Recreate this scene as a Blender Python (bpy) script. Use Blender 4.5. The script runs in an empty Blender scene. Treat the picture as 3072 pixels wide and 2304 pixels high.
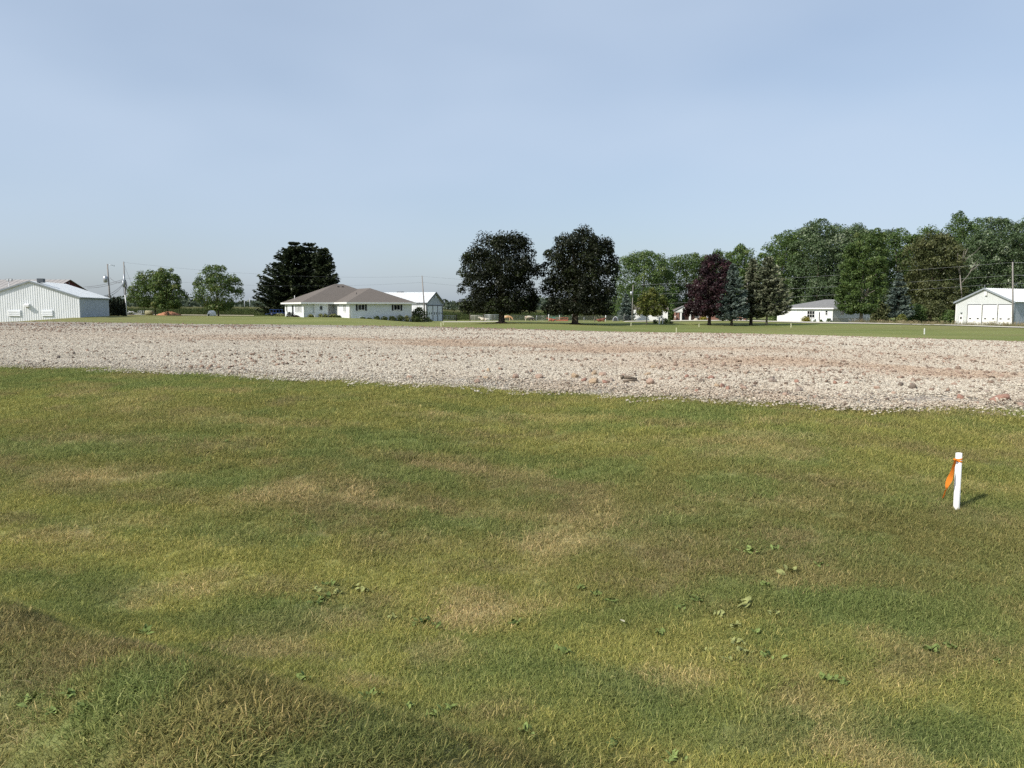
import bpy, bmesh, math, random
import numpy as np
from mathutils import Vector, Matrix, Euler

random.seed(7)
RNG = np.random.default_rng(7)
SC = bpy.context.scene
C = SC.collection

# ------------------------------------------------------------------ camera, sky, sun, exposure
F, CX, CY, HOR, CAMZ = 2307.0, 1536.0, 1152.0, 925.0, 1.65
PITCH = math.atan((CY - HOR) / F)
cam = bpy.data.cameras.new('camera'); cam.sensor_width = 36.0; cam.lens = 36.0 * F / 3072.0
cam.clip_start = 0.05; cam.clip_end = 20000
camo = bpy.data.objects.new('camera', cam); C.objects.link(camo)
camo.location = (0, 0, CAMZ); camo.rotation_euler = (math.pi / 2 - PITCH, 0, 0)
SC.camera = camo

SUN_EL = math.radians(38); SUN_AZ = math.radians(216)          # azimuth of the sun, counter-clockwise from +X
SUN = Vector((math.cos(SUN_AZ) * math.cos(SUN_EL), math.sin(SUN_AZ) * math.cos(SUN_EL), math.sin(SUN_EL)))
sl = bpy.data.lights.new('sun', 'SUN'); sl.energy = 3.5; sl.angle = math.radians(0.55); sl.color = (1.0, 0.945, 0.865)
slo = bpy.data.objects.new('sun', sl); C.objects.link(slo)
slo.rotation_euler = SUN.to_track_quat('Z', 'Y').to_euler()

W = bpy.data.worlds.new('World'); SC.world = W; W.use_nodes = True
nt = W.node_tree; nt.nodes.clear()
wo = nt.nodes.new('ShaderNodeOutputWorld'); bg = nt.nodes.new('ShaderNodeBackground')
sky = nt.nodes.new('ShaderNodeTexSky'); sky.sky_type = 'NISHITA'; sky.sun_disc = False
sky.sun_elevation = SUN_EL; sky.sun_rotation = math.radians(234); sky.altitude = 250
sky.air_density = 1.0; sky.dust_density = 2.2; sky.ozone_density = 1.6
# thin, even high haze over the whole sky, in soft sheets
tc = nt.nodes.new('ShaderNodeTexCoord'); mp = nt.nodes.new('ShaderNodeMapping'); mp.inputs['Scale'].default_value = (1.0, 1.0, 2.6); mp.inputs['Location'].default_value = (0.0, 2.7, 1.0)
nz = nt.nodes.new('ShaderNodeTexNoise'); nz.inputs['Scale'].default_value = 1.7; nz.inputs['Detail'].default_value = 3.0; nz.inputs['Roughness'].default_value = 0.45
rp = nt.nodes.new('ShaderNodeMapRange'); rp.inputs['From Min'].default_value = 0.34; rp.inputs['From Max'].default_value = 0.66
rp.inputs['To Min'].default_value = 0.40; rp.inputs['To Max'].default_value = 0.74
mx = nt.nodes.new('ShaderNodeMix'); mx.data_type = 'RGBA'
mx.inputs['B'].default_value = (4.15, 4.95, 6.1, 1)
L = nt.links.new
L(tc.outputs['Generated'], mp.inputs['Vector']); L(mp.outputs['Vector'], nz.inputs['Vector']); L(nz.outputs['Fac'], rp.inputs['Value'])
L(rp.outputs['Result'], mx.inputs['Factor']); L(sky.outputs['Color'], mx.inputs['A']); L(mx.outputs['Result'], bg.inputs['Color'])
bg.inputs['Strength'].default_value = 0.1
L(bg.outputs['Background'], wo.inputs['Surface'])
SC.view_settings.view_transform = 'Standard'; SC.view_settings.look = 'None'
SC.view_settings.exposure = 0.5; SC.view_settings.gamma = 1.0
SC.cycles.max_bounces = 6; SC.cycles.diffuse_bounces = 3; SC.cycles.transparent_max_bounces = 8
SC.cycles.use_adaptive_sampling = True; SC.cycles.adaptive_threshold = 0.02
try: SC.cycles.use_denoising = False
except Exception: pass

# ------------------------------------------------------------------ photo pixel -> world helpers
CP, SP = math.cos(PITCH), math.sin(PITCH)
def ray(px, py):
    dx = (px - CX) / F; dy = (CY - py) / F
    y = CP + dy * SP; z = -SP + dy * CP
    return dx / y, z / y                                    # per metre of Y
def P(px, py, Y):
    a, b = ray(px, py)
    return Vector((a * Y, Y, CAMZ + b * Y))

# ------------------------------------------------------------------ terrain
CTRL = [  # photo pixel of a ground point and its distance ahead
 (1536,2304,2.85),(0,2304,2.75),(3072,2304,3.55),(1950,2304,3.55),(0,2000,3.4),(0,1900,3.85),(0,1820,4.2),(0,1796,5.8),(0,1700,6.5),(0,1650,6.9),(-500,1760,4.6),(-500,1740,6.4),(0,1500,8.3),(0,1400,9.6),
 (400,1930,3.8),(400,1912,5.15),(700,2020,3.42),(700,1998,4.6),(700,1900,5.3),(700,1800,5.9),(1000,2115,3.15),(1000,2090,4.2),(1300,2205,2.92),(1300,2172,3.82),(1300,2050,4.5),(1300,1960,5.0),(2200,2120,4.15),(3072,2200,3.95),(3072,1900,5.0),(3072,1600,6.9),
 (2870,1527,7.6),(1536,1500,8.3),(1536,1700,6.6),(700,1650,6.9),(2300,1750,5.9),(1536,1300,11.6),(0,1250,13.3),(3072,1350,9.6),
 (0,1100,19.8),(570,1123,17.5),(1400,1162,14.6),(2100,1200,12.6),(3072,1232,11.25),(-600,1085,22),(3700,1255,10.3),
 (0,1020,36),(1536,1060,25.6),(3072,1120,18),
 (-500,967,96),(0,969,92),(780,975,85),(1230,982,76),(1536,990,67),(2100,1003,56),(2500,1012,48),(3072,1030,39.5),(3600,1045,34),
 (0,968,106),(120,961,108),(240,952,111),(327,948,125),(480,948,140),(480,960,115),(656,948,150),(760,948,160),(760,962,120),(912,951.7,140),(856,949,150),
 (1047,954,137.5),(1120,957,140),(1232,966,143),(1000,962,118),(1230,974,105),(1280,963,158),(1328,963,168),(1323,980,113),(1505,969,128),(1725,972.5,127),
 (1420,963,165),(1590,964,168),(1800,966,168),(1893,979,122),(2029,996,95),(1940,974,125),(2128,975,130),(2195,977,128),(2300,977,128),(2373,983,115),
 (2200,963.5,148),(2050,962,185),(1950,961,185),(2497,970,143),(2497,965,160),(2340,964,170),(2600,972,138),(2600,968,165),(2865,975,165),(3040,975,155),(3072,984,125),(2860,977,133),
 (2773,1003,77),(2400,992,90),(2900,993,95),(3072,1003,75),(1600,980,100),
 (440,947,230),(700,947,230),(1400,961,205),(1650,961,205),(3300,985,120),(3400,980,160),(-300,965,110),(-400,950,140),(2700,966,200),(3100,966,200),(2200,960,220)]
_c = np.array([[*P(a, b, y)] for a, b, y in CTRL])
KA = 2.4
def _uv(X, Y):
    Yc = np.maximum(Y, 2.2)
    return np.stack([np.clip(X / Yc, -0.95, 0.95) * KA, np.log(Yc)], -1)
_q = _uv(_c[:, 0], _c[:, 1])
def _phi(r2): return 0.5 * r2 * np.log(r2 + 1e-9)
_n = len(_q)
_K = _phi(((_q[:, None] - _q[None]) ** 2).sum(-1)) + 0.0015 * np.eye(_n)
_Pm = np.hstack([np.ones((_n, 1)), _q])
_A = np.block([[_K, _Pm], [_Pm.T, np.zeros((3, 3))]])
_w = np.linalg.solve(_A, np.concatenate([_c[:, 2], np.zeros(3)]))
def _sm(t): t = np.clip(t, 0, 1); return t * t * (3 - 2 * t)
def H(X, Y):
    X = np.asarray(X, float); Y = np.asarray(Y, float); sh = X.shape
    X = X.ravel(); Y = Y.ravel()
    q = _uv(X, np.minimum(Y, 330))
    out = np.empty(len(X))
    for i in range(0, len(X), 4000):
        d = ((q[i:i+4000, None] - _q[None]) ** 2).sum(-1)
        out[i:i+4000] = _phi(d) @ _w[:_n] + _w[_n] + q[i:i+4000] @ _w[_n+1:]
    f = _sm((Y - 250) / 200.0); out = out * (1 - f) + (-1.4) * f
    g = _sm((Y - 1.6) / 1.6); out = out * g + (-0.06) * (1 - g)
    near = np.exp(-((Y - 5) / 9.0) ** 2)
    out += near * (0.020 * np.sin(X * 1.9 + 0.7 * np.sin(Y * 1.1)) * np.sin(Y * 1.7 + 0.6 * X) + 0.009 * np.sin(4.3 * X + 2.1 * Y) * np.sin(3.7 * Y - 1.3 * X))
    return out.reshape(sh)
def h1(x, y): return float(H(np.array([x]), np.array([y]))[0])
def hit(px, py, y0=2.3, y1=330.0):
    a, b = ray(px, py)
    ys = np.exp(np.linspace(math.log(y0), math.log(y1), 260))
    d = CAMZ + b * ys - H(a * ys, ys)
    i = np.argmax(d < 0)
    if not (d < 0).any(): i = len(ys) - 1
    lo, hi = ys[max(i-1, 0)], ys[i]
    for _ in range(18):
        m = 0.5 * (lo + hi)
        if CAMZ + b * m - h1(a * m, m) < 0: hi = m
        else: lo = m
    return Vector((a * hi, hi, h1(a * hi, hi)))
def ground_at(px, Y):
    a, _ = ray(px, 960); return Vector((a * Y, Y, h1(a * Y, Y)))

# ------------------------------------------------------------------ materials
MATS = {}
def new_mat(name):
    m = bpy.data.materials.new(name); m.use_nodes = True; t = m.node_tree; t.nodes.clear()
    o = t.nodes.new('ShaderNodeOutputMaterial'); MATS[name] = m
    return m, t, o
def nd(t, typ, **kw):
    n = t.nodes.new(typ)
    for k, v in kw.items():
        if hasattr(n, k): setattr(n, k, v)
        else: n.inputs[k].default_value = v
    return n
def ramp(t, stops, interp='LINEAR'):
    r = t.nodes.new('ShaderNodeValToRGB'); r.color_ramp.interpolation = interp
    e = r.color_ramp.elements
    while len(e) > 1: e.remove(e[-1])
    e[0].position = stops[0][0]; e[0].color = (*stops[0][1], 1)
    for p, c in stops[1:]:
        k = e.new(p); k.color = (*c, 1)
    return r
def mat(name, col, rough=0.75, var=0.12, scale=2.0, bump=0.0, bscale=30.0, metal=0.0, spec=0.4, stretch=(1, 1, 1)):
    m, t, o = new_mat(name)
    b = nd(t, 'ShaderNodeBsdfPrincipled', Roughness=rough, Metallic=metal); b.inputs['Specular IOR Level'].default_value = spec
    g = t.nodes.new('ShaderNodeTexCoord'); mpn = nd(t, 'ShaderNodeMapping'); mpn.inputs['Scale'].default_value = stretch
    t.links.new(g.outputs['Object'], mpn.inputs['Vector'])
    n = nd(t, 'ShaderNodeTexNoise', Scale=scale, Detail=5.0, Roughness=0.6)
    t.links.new(mpn.outputs['Vector'], n.inputs['Vector'])
    lo = tuple(max(0, c * (1 - var)) for c in col); hi = tuple(min(1, c * (1 + var)) for c in col)
    r = ramp(t, [(0.3, lo), (0.7, hi)]); t.links.new(n.outputs['Fac'], r.inputs['Fac']); t.links.new(r.outputs['Color'], b.inputs['Base Color'])
    if bump:
        n2 = nd(t, 'ShaderNodeTexNoise', Scale=bscale, Detail=4.0); t.links.new(mpn.outputs['Vector'], n2.inputs['Vector'])
        bp = nd(t, 'ShaderNodeBump', Strength=bump, Distance=0.02); t.links.new(n2.outputs['Fac'], bp.inputs['Height']); t.links.new(bp.outputs['Normal'], b.inputs['Normal'])
    t.links.new(b.outputs['BSDF'], o.inputs['Surface'])
    return m
def leaf_mat(name, c0, c1, c2=None, transl=0.25, gloss=0.02):
    m, t, o = new_mat(name)
    a = nd(t, 'ShaderNodeAttribute', attribute_name='rnd')
    st = [(0.0, c0), (0.7, c1)] + ([(1.0, c2)] if c2 else [])
    r = ramp(t, st); t.links.new(a.outputs['Fac'], r.inputs['Fac'])
    d = nd(t, 'ShaderNodeBsdfDiffuse'); tr = nd(t, 'ShaderNodeBsdfTranslucent'); gl = nd(t, 'ShaderNodeBsdfGlossy', Roughness=0.45)
    gl.inputs['Color'].default_value = (0.8, 0.85, 0.8, 1)
    t.links.new(r.outputs['Color'], d.inputs['Color']); t.links.new(r.outputs['Color'], tr.inputs['Color'])
    m1 = nd(t, 'ShaderNodeMixShader'); m1.inputs['Fac'].default_value = transl
    t.links.new(d.outputs[0], m1.inputs[1]); t.links.new(tr.outputs[0], m1.inputs[2])
    m2 = nd(t, 'ShaderNodeMixShader'); m2.inputs['Fac'].default_value = gloss
    t.links.new(m1.outputs[0], m2.inputs[1]); t.links.new(gl.outputs[0], m2.inputs[2])
    t.links.new(m2.outputs[0], o.inputs['Surface'])
    return m

# patches of the near lawn that are straw-dry or fresh green (photo pixel, radius in m, straw or green)
SPOTS = [(950,1865,.26,1),(850,1955,.20,1),(1360,1960,.24,1),(1480,1810,.30,1),(1960,2035,.32,1),(2560,2240,.34,1),(2700,1930,.26,1),(1090,2050,.18,1),(1350,1860,.2,1),
         (520,1770,.3,1),(2600,2010,.25,1),(200,1600,.35,1),(1700,1640,.45,1),(900,1480,.6,1),(300,1430,.5,1),(2450,2120,.25,1),
         (690,1440,.55,2),(950,1580,.6,2),(260,1740,.45,2),(120,1830,.35,2),(1250,1430,.6,2),(1400,1570,.45,2),(120,2120,.3,2),(240,2180,.25,2),(1250,2170,.4,2),(1450,2020,.5,2),
         (2150,1800,.4,2),(2800,1830,.5,2),(2980,1950,.5,2),(2480,1870,.35,2),(2700,2190,.3,2),(2880,2170,.25,2),(1750,1420,.6,2),(1980,1580,.35,2),(3000,2270,.25,2),(850,1830,.4,2),(1600,2080,.5,2),
         (2100,2190,.4,2),(300,1330,1.2,2),(1150,1330,.8,2),(2100,1230,1.2,2),(120,1120,3.0,2),(500,1140,2.2,2),(2250,1450,.5,2)]
def vnoise(x, y, seed=0):
    def hsh(i, j):
        n = (i.astype(np.int64) * 374761393 + j.astype(np.int64) * 668265263 + seed * 1442695041) & 0x7fffffff
        n = ((n ^ (n >> 13)) * 1274126177) & 0x7fffffff
        return ((n ^ (n >> 16)) & 0xffff) / 65535.0
    xi, yi = np.floor(x), np.floor(y); fx, fy = _sm(x - xi), _sm(y - yi)
    a = hsh(xi, yi) * (1 - fx) + hsh(xi + 1, yi) * fx; b = hsh(xi, yi + 1) * (1 - fx) + hsh(xi + 1, yi + 1) * fx
    return a * (1 - fy) + b * fy
def fbm(x, y, scale, octs=4, rough=0.55, seed=0):
    x = np.asarray(x, float) * scale; y = np.asarray(y, float) * scale; t = 0; w = 1.0; tot = 0
    for o in range(octs):
        t = t + w * vnoise(x + 17.3 * o, y - 9.1 * o, seed + o * 7); tot += w; w *= rough; x, y = 2.03 * (x * 0.8 - y * 0.6), 2.03 * (x * 0.6 + y * 0.8)
    return t / tot
OLIVE, GREEN, STRAW, BROWN = (np.array(c) for c in ((0.345, 0.335, 0.115), (0.215, 0.268, 0.092), (0.56, 0.455, 0.24), (0.265, 0.225, 0.115)))
_spots = None
ZONES = [  # broad tone of the lawn: photo pixel, radius (m), tone
 (1500,1480,1.6,'dark'),(2000,1520,1.5,'dark'),(2400,1600,1.3,'dark'),(2850,1640,1.3,'dark'),(1050,1430,1.4,'dark'),(1900,1650,0.8,'dark'),(500,1290,2.0,'dark'),(150,1200,2.4,'olive'),(800,1250,2.5,'olive'),(2000,1290,2.0,'olive'),(2700,1330,1.6,'olive'),
 (200,2060,.8,'bank'),(150,2250,.7,'bank'),(600,2180,.7,'bank'),(1000,2230,.6,'bank'),(1350,2270,.5,'bank'),(450,1990,.5,'bank'),(800,2080,.5,'bank'),
 (600,1830,.8,'floor'),(1050,1930,.7,'floor'),(1500,1960,.7,'floor'),(1950,2100,.6,'floor'),(2400,2180,.6,'floor'),(2800,2230,.6,'floor'),(2500,1950,.6,'floor'),(1450,1720,.8,'floor'),(250,1560,.9,'floor'),(700,1700,.8,'floor')]
TONE = {'dark': np.array((0.240, 0.232, 0.088)), 'olive': np.array((0.330, 0.330, 0.105)), 'bank': np.array((0.285, 0.255, 0.100)), 'floor': np.array((0.390, 0.385, 0.120))}
_zones = None
def lawn_rgb(x, y):
    """growth colour of the near lawn at ground points"""
    global _spots, _zones
    if _spots is None:
        _spots = [(hit(px, py), r, k) for px, py, r, k in SPOTS]; _zones = [(hit(px, py), r, k) for px, py, r, k in ZONES]
    x = np.asarray(x, float); y = np.asarray(y, float)
    def ss(v, a, b): return _sm((v - a) / (b - a))[..., None]
    # growth streaks follow the ditch line (left and away to right and near)
    wv = 0.5 * np.sin(x * 0.8 + 0.5) + 0.35 * np.sin(y * 1.1)
    sx_, sy_ = (x * 0.94 - y * 0.34) * 0.42, (x * 0.34 + y * 0.94) * 0.75 + wv * 0.25 + H(x, y) * 3.2
    n1 = fbm(sx_, sy_, 1.5, 6, 0.70, 1); n2 = fbm(sx_, sy_, 2.3, 5, 0.66, 2); n3 = fbm(sx_, sy_, 1.5, 5, 0.62, 3); n4 = fbm(x, y, 3.4, 4, 0.65, 4); n5 = fbm(x, y, 9.0, 3, 0.6, 6)
    num = np.zeros(x.shape + (3,)); den = np.full(x.shape, 0.12)
    num += OLIVE * 0.12
    for c, r, k in _zones:
        w = np.exp(-(((x - c.x) * 0.8) ** 2 + (y - c.y) ** 2) / (r * r)); num += w[..., None] * TONE[k]; den += w
    col = num / den[..., None]
    col = col + (GREEN - col) * (0.60 * ss(n1, 0.53, 0.66)); col = col + (BROWN - col) * (0.66 * ss(n2, 0.54, 0.68)); col = col + (STRAW - col) * (0.30 * ss(n3, 0.58, 0.72)); col = col + (GREEN * 0.9 - col) * (0.5 * ss(n4, 0.60, 0.72))
    for c, r, k in _spots:
        d = np.hypot((x - c.x) * 0.62, (y - c.y) * 1.15) + (n2 - 0.5) * r * 3.4 + (n4 - .5) * r * 2.2
        f = (1 - ss(d, r * 0.2, r * 1.1)) * (0.60 if k == 1 else 0.72); col = col + ((STRAW if k == 1 else GREEN) - col) * f
    return col * (0.66 + 0.30 * n2 + 0.22 * n5)[..., None]
def lawn_material():
    m, t, o = new_mat('lawn')
    g = t.nodes.new('ShaderNodeNewGeometry'); pos = g.outputs['Position']
    at = nd(t, 'ShaderNodeAttribute', attribute_name='grow')
    def noise(scale, detail=3.0, rough=0.55, rot=0.0, sc=(1, 1, 0)):
        mpn = nd(t, 'ShaderNodeMapping'); mpn.inputs['Scale'].default_value = sc; mpn.inputs['Rotation'].default_value = (0, 0, rot); t.links.new(pos, mpn.inputs['Vector'])
        n = nd(t, 'ShaderNodeTexNoise', Scale=scale, Detail=detail, Roughness=rough); t.links.new(mpn.outputs['Vector'], n.inputs['Vector']); return n
    def mr(val, a, b, c=0.0, d=1.0):
        x = nd(t, 'ShaderNodeMapRange'); x.inputs['From Min'].default_value = a; x.inputs['From Max'].default_value = b; x.inputs['To Min'].default_value = c; x.inputs['To Max'].default_value = d
        t.links.new(val, x.inputs['Value']); return x.outputs['Result']
    def mixc(fac, a, b):
        x = nd(t, 'ShaderNodeMix', data_type='RGBA'); t.links.new(fac, x.inputs['Factor'])
        for s_, v in (('A', a), ('B', b)):
            if isinstance(v, tuple): x.inputs[s_].default_value = (*v, 1)
            else: t.links.new(v, x.inputs[s_])
        return x.outputs['Result']
    fine = noise(38.0, 4.0, 0.7); fin2 = noise(6.0, 5.0, 0.7); row = noise(1.0, 4.0, 0.6, math.radians(22), (0.05, 0.42, 0))
    c = mixc(mr(fine.outputs['Fac'], 0.3, 0.62, 0.6, 0.0), at.outputs['Color'], (0.045, 0.042, 0.018))
    c = mixc(mr(row.outputs['Fac'], 0.40, 0.62, 0.38, 0.0), c, (0.075, 0.088, 0.022))
    b = nd(t, 'ShaderNodeBsdfPrincipled', Roughness=0.95); b.inputs['Specular IOR Level'].default_value = 0.1
    t.links.new(c, b.inputs['Base Color'])
    bp = nd(t, 'ShaderNodeBump', Strength=0.7, Distance=0.05); t.links.new(fin2.outputs['Fac'], bp.inputs['Height'])
    t.links.new(bp.outputs['Normal'], b.inputs['Normal']); t.links.new(b.outputs[0], o.inputs['Surface'])
    return m
def blade_material():
    m, t, o = new_mat('grass_blade')
    gcol = nd(t, 'ShaderNodeAttribute', attribute_name='grow', attribute_type='INSTANCER')
    a = nd(t, 'ShaderNodeAttribute', attribute_name='rnd')
    r = ramp(t, [(0.0, (0.62, 0.66, 0.6)), (0.55, (1.0, 1.0, 0.95)), (0.84, (1.35, 1.28, 1.15)), (0.93, (1.9, 1.65, 1.75)), (1.0, (2.2, 1.9, 2.2))]); t.links.new(a.outputs['Fac'], r.inputs['Fac'])
    mu = nd(t, 'ShaderNodeMix', data_type='RGBA', blend_type='MULTIPLY'); mu.inputs['Factor'].default_value = 1.0
    t.links.new(gcol.outputs['Color'], mu.inputs['A']); t.links.new(r.outputs['Color'], mu.inputs['B'])
    d = nd(t, 'ShaderNodeBsdfDiffuse'); tr = nd(t, 'ShaderNodeBsdfTranslucent'); mxs = nd(t, 'ShaderNodeMixShader'); mxs.inputs[0].default_value = 0.3
    for q in (d, tr): t.links.new(mu.outputs['Result'], q.inputs[0])
    t.links.new(d.outputs[0], mxs.inputs[1]); t.links.new(tr.outputs[0], mxs.inputs[2]); t.links.new(mxs.outputs[0], o.inputs['Surface'])
    return m
def gravel_material():
    m, t, o = new_mat('gravel')
    g = t.nodes.new('ShaderNodeNewGeometry')
    vo = nd(t, 'ShaderNodeTexVoronoi', Scale=27.0); t.links.new(g.outputs['Position'], vo.inputs['Vector'])
    vo2 = nd(t, 'ShaderNodeTexVoronoi', Scale=6.0); t.links.new(g.outputs['Position'], vo2.inputs['Vector'])
    sp = nd(t, 'ShaderNodeSeparateColor'); t.links.new(vo.outputs['Color'], sp.inputs[0])
    r = ramp(t, [(0.0, (0.13, 0.11, 0.085)), (0.22, (0.40, 0.36, 0.285)), (0.65, (0.53, 0.485, 0.39)), (1.0, (0.65, 0.60, 0.50))])
    t.links.new(sp.outputs[0], r.inputs['Fac'])
    pk = nd(t, 'ShaderNodeAttribute', attribute_name='pink')
    rp2 = ramp(t, [(0.0, (0.14, 0.10, 0.085)), (0.5, (0.325, 0.26, 0.215)), (1.0, (0.43, 0.375, 0.32))]); t.links.new(sp.outputs[1], rp2.inputs['Fac'])
    gt = nd(t, 'ShaderNodeMath', operation='LESS_THAN'); t.links.new(sp.outputs[2], gt.inputs[0]); t.links.new(pk.outputs['Fac'], gt.inputs[1])
    mxx = nd(t, 'ShaderNodeMix', data_type='RGBA'); t.links.new(gt.outputs[0], mxx.inputs['Factor']); t.links.new(r.outputs['Color'], mxx.inputs['A']); t.links.new(rp2.outputs['Color'], mxx.inputs['B'])
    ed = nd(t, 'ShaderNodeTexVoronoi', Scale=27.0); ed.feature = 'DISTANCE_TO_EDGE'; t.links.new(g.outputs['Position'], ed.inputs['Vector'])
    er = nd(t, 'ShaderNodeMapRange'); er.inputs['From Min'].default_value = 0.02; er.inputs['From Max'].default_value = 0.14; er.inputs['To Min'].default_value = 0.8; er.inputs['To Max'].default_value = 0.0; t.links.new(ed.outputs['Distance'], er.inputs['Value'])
    gap_shade = nd(t, 'ShaderNodeMix', data_type='RGBA'); t.links.new(er.outputs[0], gap_shade.inputs['Factor']); t.links.new(mxx.outputs['Result'], gap_shade.inputs['A']); gap_shade.inputs['B'].default_value = (0.20, 0.165, 0.13, 1)  # gaps between stones darkened in the colour, standing in for their small shadows
    b = nd(t, 'ShaderNodeBsdfPrincipled', Roughness=0.95); b.inputs['Specular IOR Level'].default_value = 0.15
    t.links.new(gap_shade.outputs['Result'], b.inputs['Base Color'])
    ad = nd(t, 'ShaderNodeMath', operation='ADD'); mu = nd(t, 'ShaderNodeMath', operation='MULTIPLY'); mu.inputs[1].default_value = 1.5
    t.links.new(vo2.outputs['Distance'], mu.inputs[0]); t.links.new(vo.outputs['Distance'], ad.inputs[0]); t.links.new(mu.outputs[0], ad.inputs[1])
    bp = nd(t, 'ShaderNodeBump', Strength=0.85, Distance=0.045); bp.invert = True; t.links.new(ad.outputs[0], bp.inputs['Height'])
    t.links.new(bp.outputs['Normal'], b.inputs['Normal']); t.links.new(b.outputs[0], o.inputs['Surface'])
    return m
def pebble_material():
    m, t, o = new_mat('pebble')
    a = nd(t, 'ShaderNodeAttribute', attribute_name='rnd')
    r = ramp(t, [(0.0, (0.13, 0.10, 0.08)), (0.14, (0.30, 0.245, 0.19)), (0.24, (0.41, 0.365, 0.29)), (0.7, (0.51, 0.465, 0.375)), (1.0, (0.62, 0.57, 0.475))]); t.links.new(a.outputs['Fac'], r.inputs['Fac'])
    b = nd(t, 'ShaderNodeBsdfDiffuse'); ti = nd(t, 'ShaderNodeAttribute', attribute_name='grow', attribute_type='INSTANCER'); mu = nd(t, 'ShaderNodeMix', data_type='RGBA', blend_type='MULTIPLY'); mu.inputs['Factor'].default_value = 1.0
    t.links.new(r.outputs['Color'], mu.inputs['A']); t.links.new(ti.outputs['Color'], mu.inputs['B']); t.links.new(mu.outputs['Result'], b.inputs[0]); t.links.new(b.outputs[0], o.inputs['Surface'])
    return m

# ------------------------------------------------------------------ mesh helpers
def link(o, parent=None):
    C.objects.link(o)
    if parent is not None: o.parent = parent
    return o
def mesh_obj(name, verts, faces, m, parent=None, smooth=False, do_link=True):
    me = bpy.data.meshes.new(name); me.from_pydata([tuple(v) for v in verts], [], [tuple(f) for f in faces]); me.update()
    if m is not None: me.materials.append(m)
    if smooth: me.polygons.foreach_set('use_smooth', [True] * len(me.polygons))
    o = bpy.data.objects.new(name, me)
    if do_link: link(o, parent)
    return o
def tag(o, label, cat, group=None):
    o['label'] = label; o['category'] = cat
    if group: o['group'] = group
    return o
def empty(name, loc, yaw=0.0, label=None, cat=None, group=None):
    o = bpy.data.objects.new(name, None); o.empty_display_size = 0.3; link(o)
    o.location = loc; o.rotation_euler = (0, 0, yaw)
    if label: tag(o, label, cat, group)
    return o
def structure(o): o['kind'] = 'structure'; return o
def stuff(o, label=None, cat=None):
    o['kind'] = 'stuff'
    if label: o['label'] = label; o['category'] = cat
    return o
def box_geo(x0, x1, y0, y1, z0, z1):
    v = [(x0,y0,z0),(x1,y0,z0),(x1,y1,z0),(x0,y1,z0),(x0,y0,z1),(x1,y0,z1),(x1,y1,z1),(x0,y1,z1)]
    f = [(0,3,2,1),(4,5,6,7),(0,1,5,4),(1,2,6,5),(2,3,7,6),(3,0,4,7)]
    return v, f
def box(name, parent, m, x0, x1, y0, y1, z0, z1):
    v, f = box_geo(min(x0,x1), max(x0,x1), min(y0,y1), max(y0,y1), min(z0,z1), max(z0,z1))
    return mesh_obj(name, v, f, m, parent)
def boxes(name, parent, m, lst):
    V, Fc = [], []
    for b in lst:
        v, f = box_geo(*b); k = len(V); V += v; Fc += [tuple(i + k for i in q) for q in f]
    return mesh_obj(name, V, Fc, m, parent)
def slab(name, parent, m, pts, th):
    """flat polygon (3-D points, counter-clockwise seen from outside) given thickness inward along its normal"""
    p = [Vector(q) for q in pts]; n = len(p)
    nr = Vector((0, 0, 0))
    for i in range(n): nr += p[i].cross(p[(i+1) % n])
    nr.normalize()
    v = p + [q - nr * th for q in p]
    f = [tuple(range(n)), tuple(range(2*n-1, n-1, -1))] + [(i, n+i, n+(i+1) % n, (i+1) % n) for i in range(n)]
    return mesh_obj(name, v, f, m, parent)
def tube_geo(path, radii, seg=8, cap=True):
    V, Fc = [], []; path = [Vector(p) for p in path]
    for i, p in enumerate(path):
        d = (path[min(i+1, len(path)-1)] - path[max(i-1, 0)]).normalized()
        a = Vector((1, 0, 0)) if abs(d.x) < 0.8 else Vector((0, 1, 0))
        u = d.cross(a).normalized(); w = d.cross(u)
        for k in range(seg):
            t = 2 * math.pi * k / seg; V.append(p + (u * math.cos(t) + w * math.sin(t)) * radii[i])
    for i in range(len(path) - 1):
        for k in range(seg):
            Fc.append((i*seg+k, i*seg+(k+1) % seg, (i+1)*seg+(k+1) % seg, (i+1)*seg+k))
    if cap:
        Fc.append(tuple(range(seg-1, -1, -1))); Fc.append(tuple((len(path)-1)*seg+k for k in range(seg)))
    return V, Fc
def tube(name, parent, m, path, radii, seg=8, smooth=True):
    if not isinstance(radii, (list, tuple)): radii = [radii] * len(path)
    v, f = tube_geo(path, radii, seg); return mesh_obj(name, v, f, m, parent, smooth)
def tubes(name, parent, m, lst, seg=6):
    V, Fc = [], []
    for path, radii in lst:
        if not isinstance(radii, (list, tuple)): radii = [radii] * len(path)
        v, f = tube_geo(path, radii, seg); k = len(V); V += v; Fc += [tuple(i + k for i in q) for q in f]
    return mesh_obj(name, V, Fc, m, parent, True)
def quads_obj(name, verts, m, parent=None, rnd=None, do_link=True, nper=4):
    """verts (N,nper,3): N separate faces"""
    n = len(verts); me = bpy.data.meshes.new(name)
    me.vertices.add(n * nper); me.vertices.foreach_set('co', np.asarray(verts, np.float32).ravel())
    me.loops.add(n * nper); me.loops.foreach_set('vertex_index', np.arange(n * nper, dtype=np.int32))
    me.polygons.add(n); me.polygons.foreach_set('loop_start', np.arange(0, n * nper, nper, dtype=np.int32))
    me.update(calc_edges=True)
    a = me.attributes.new('rnd', 'FLOAT', 'FACE'); a.data.foreach_set('value', np.asarray(RNG.random(n) if rnd is None else rnd, np.float32))
    me.materials.append(m)
    o = bpy.data.objects.new(name, me)
    if do_link: link(o, parent)
    return o
def unit(v): return v / (np.linalg.norm(v, axis=-1, keepdims=True) + 1e-9)
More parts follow.
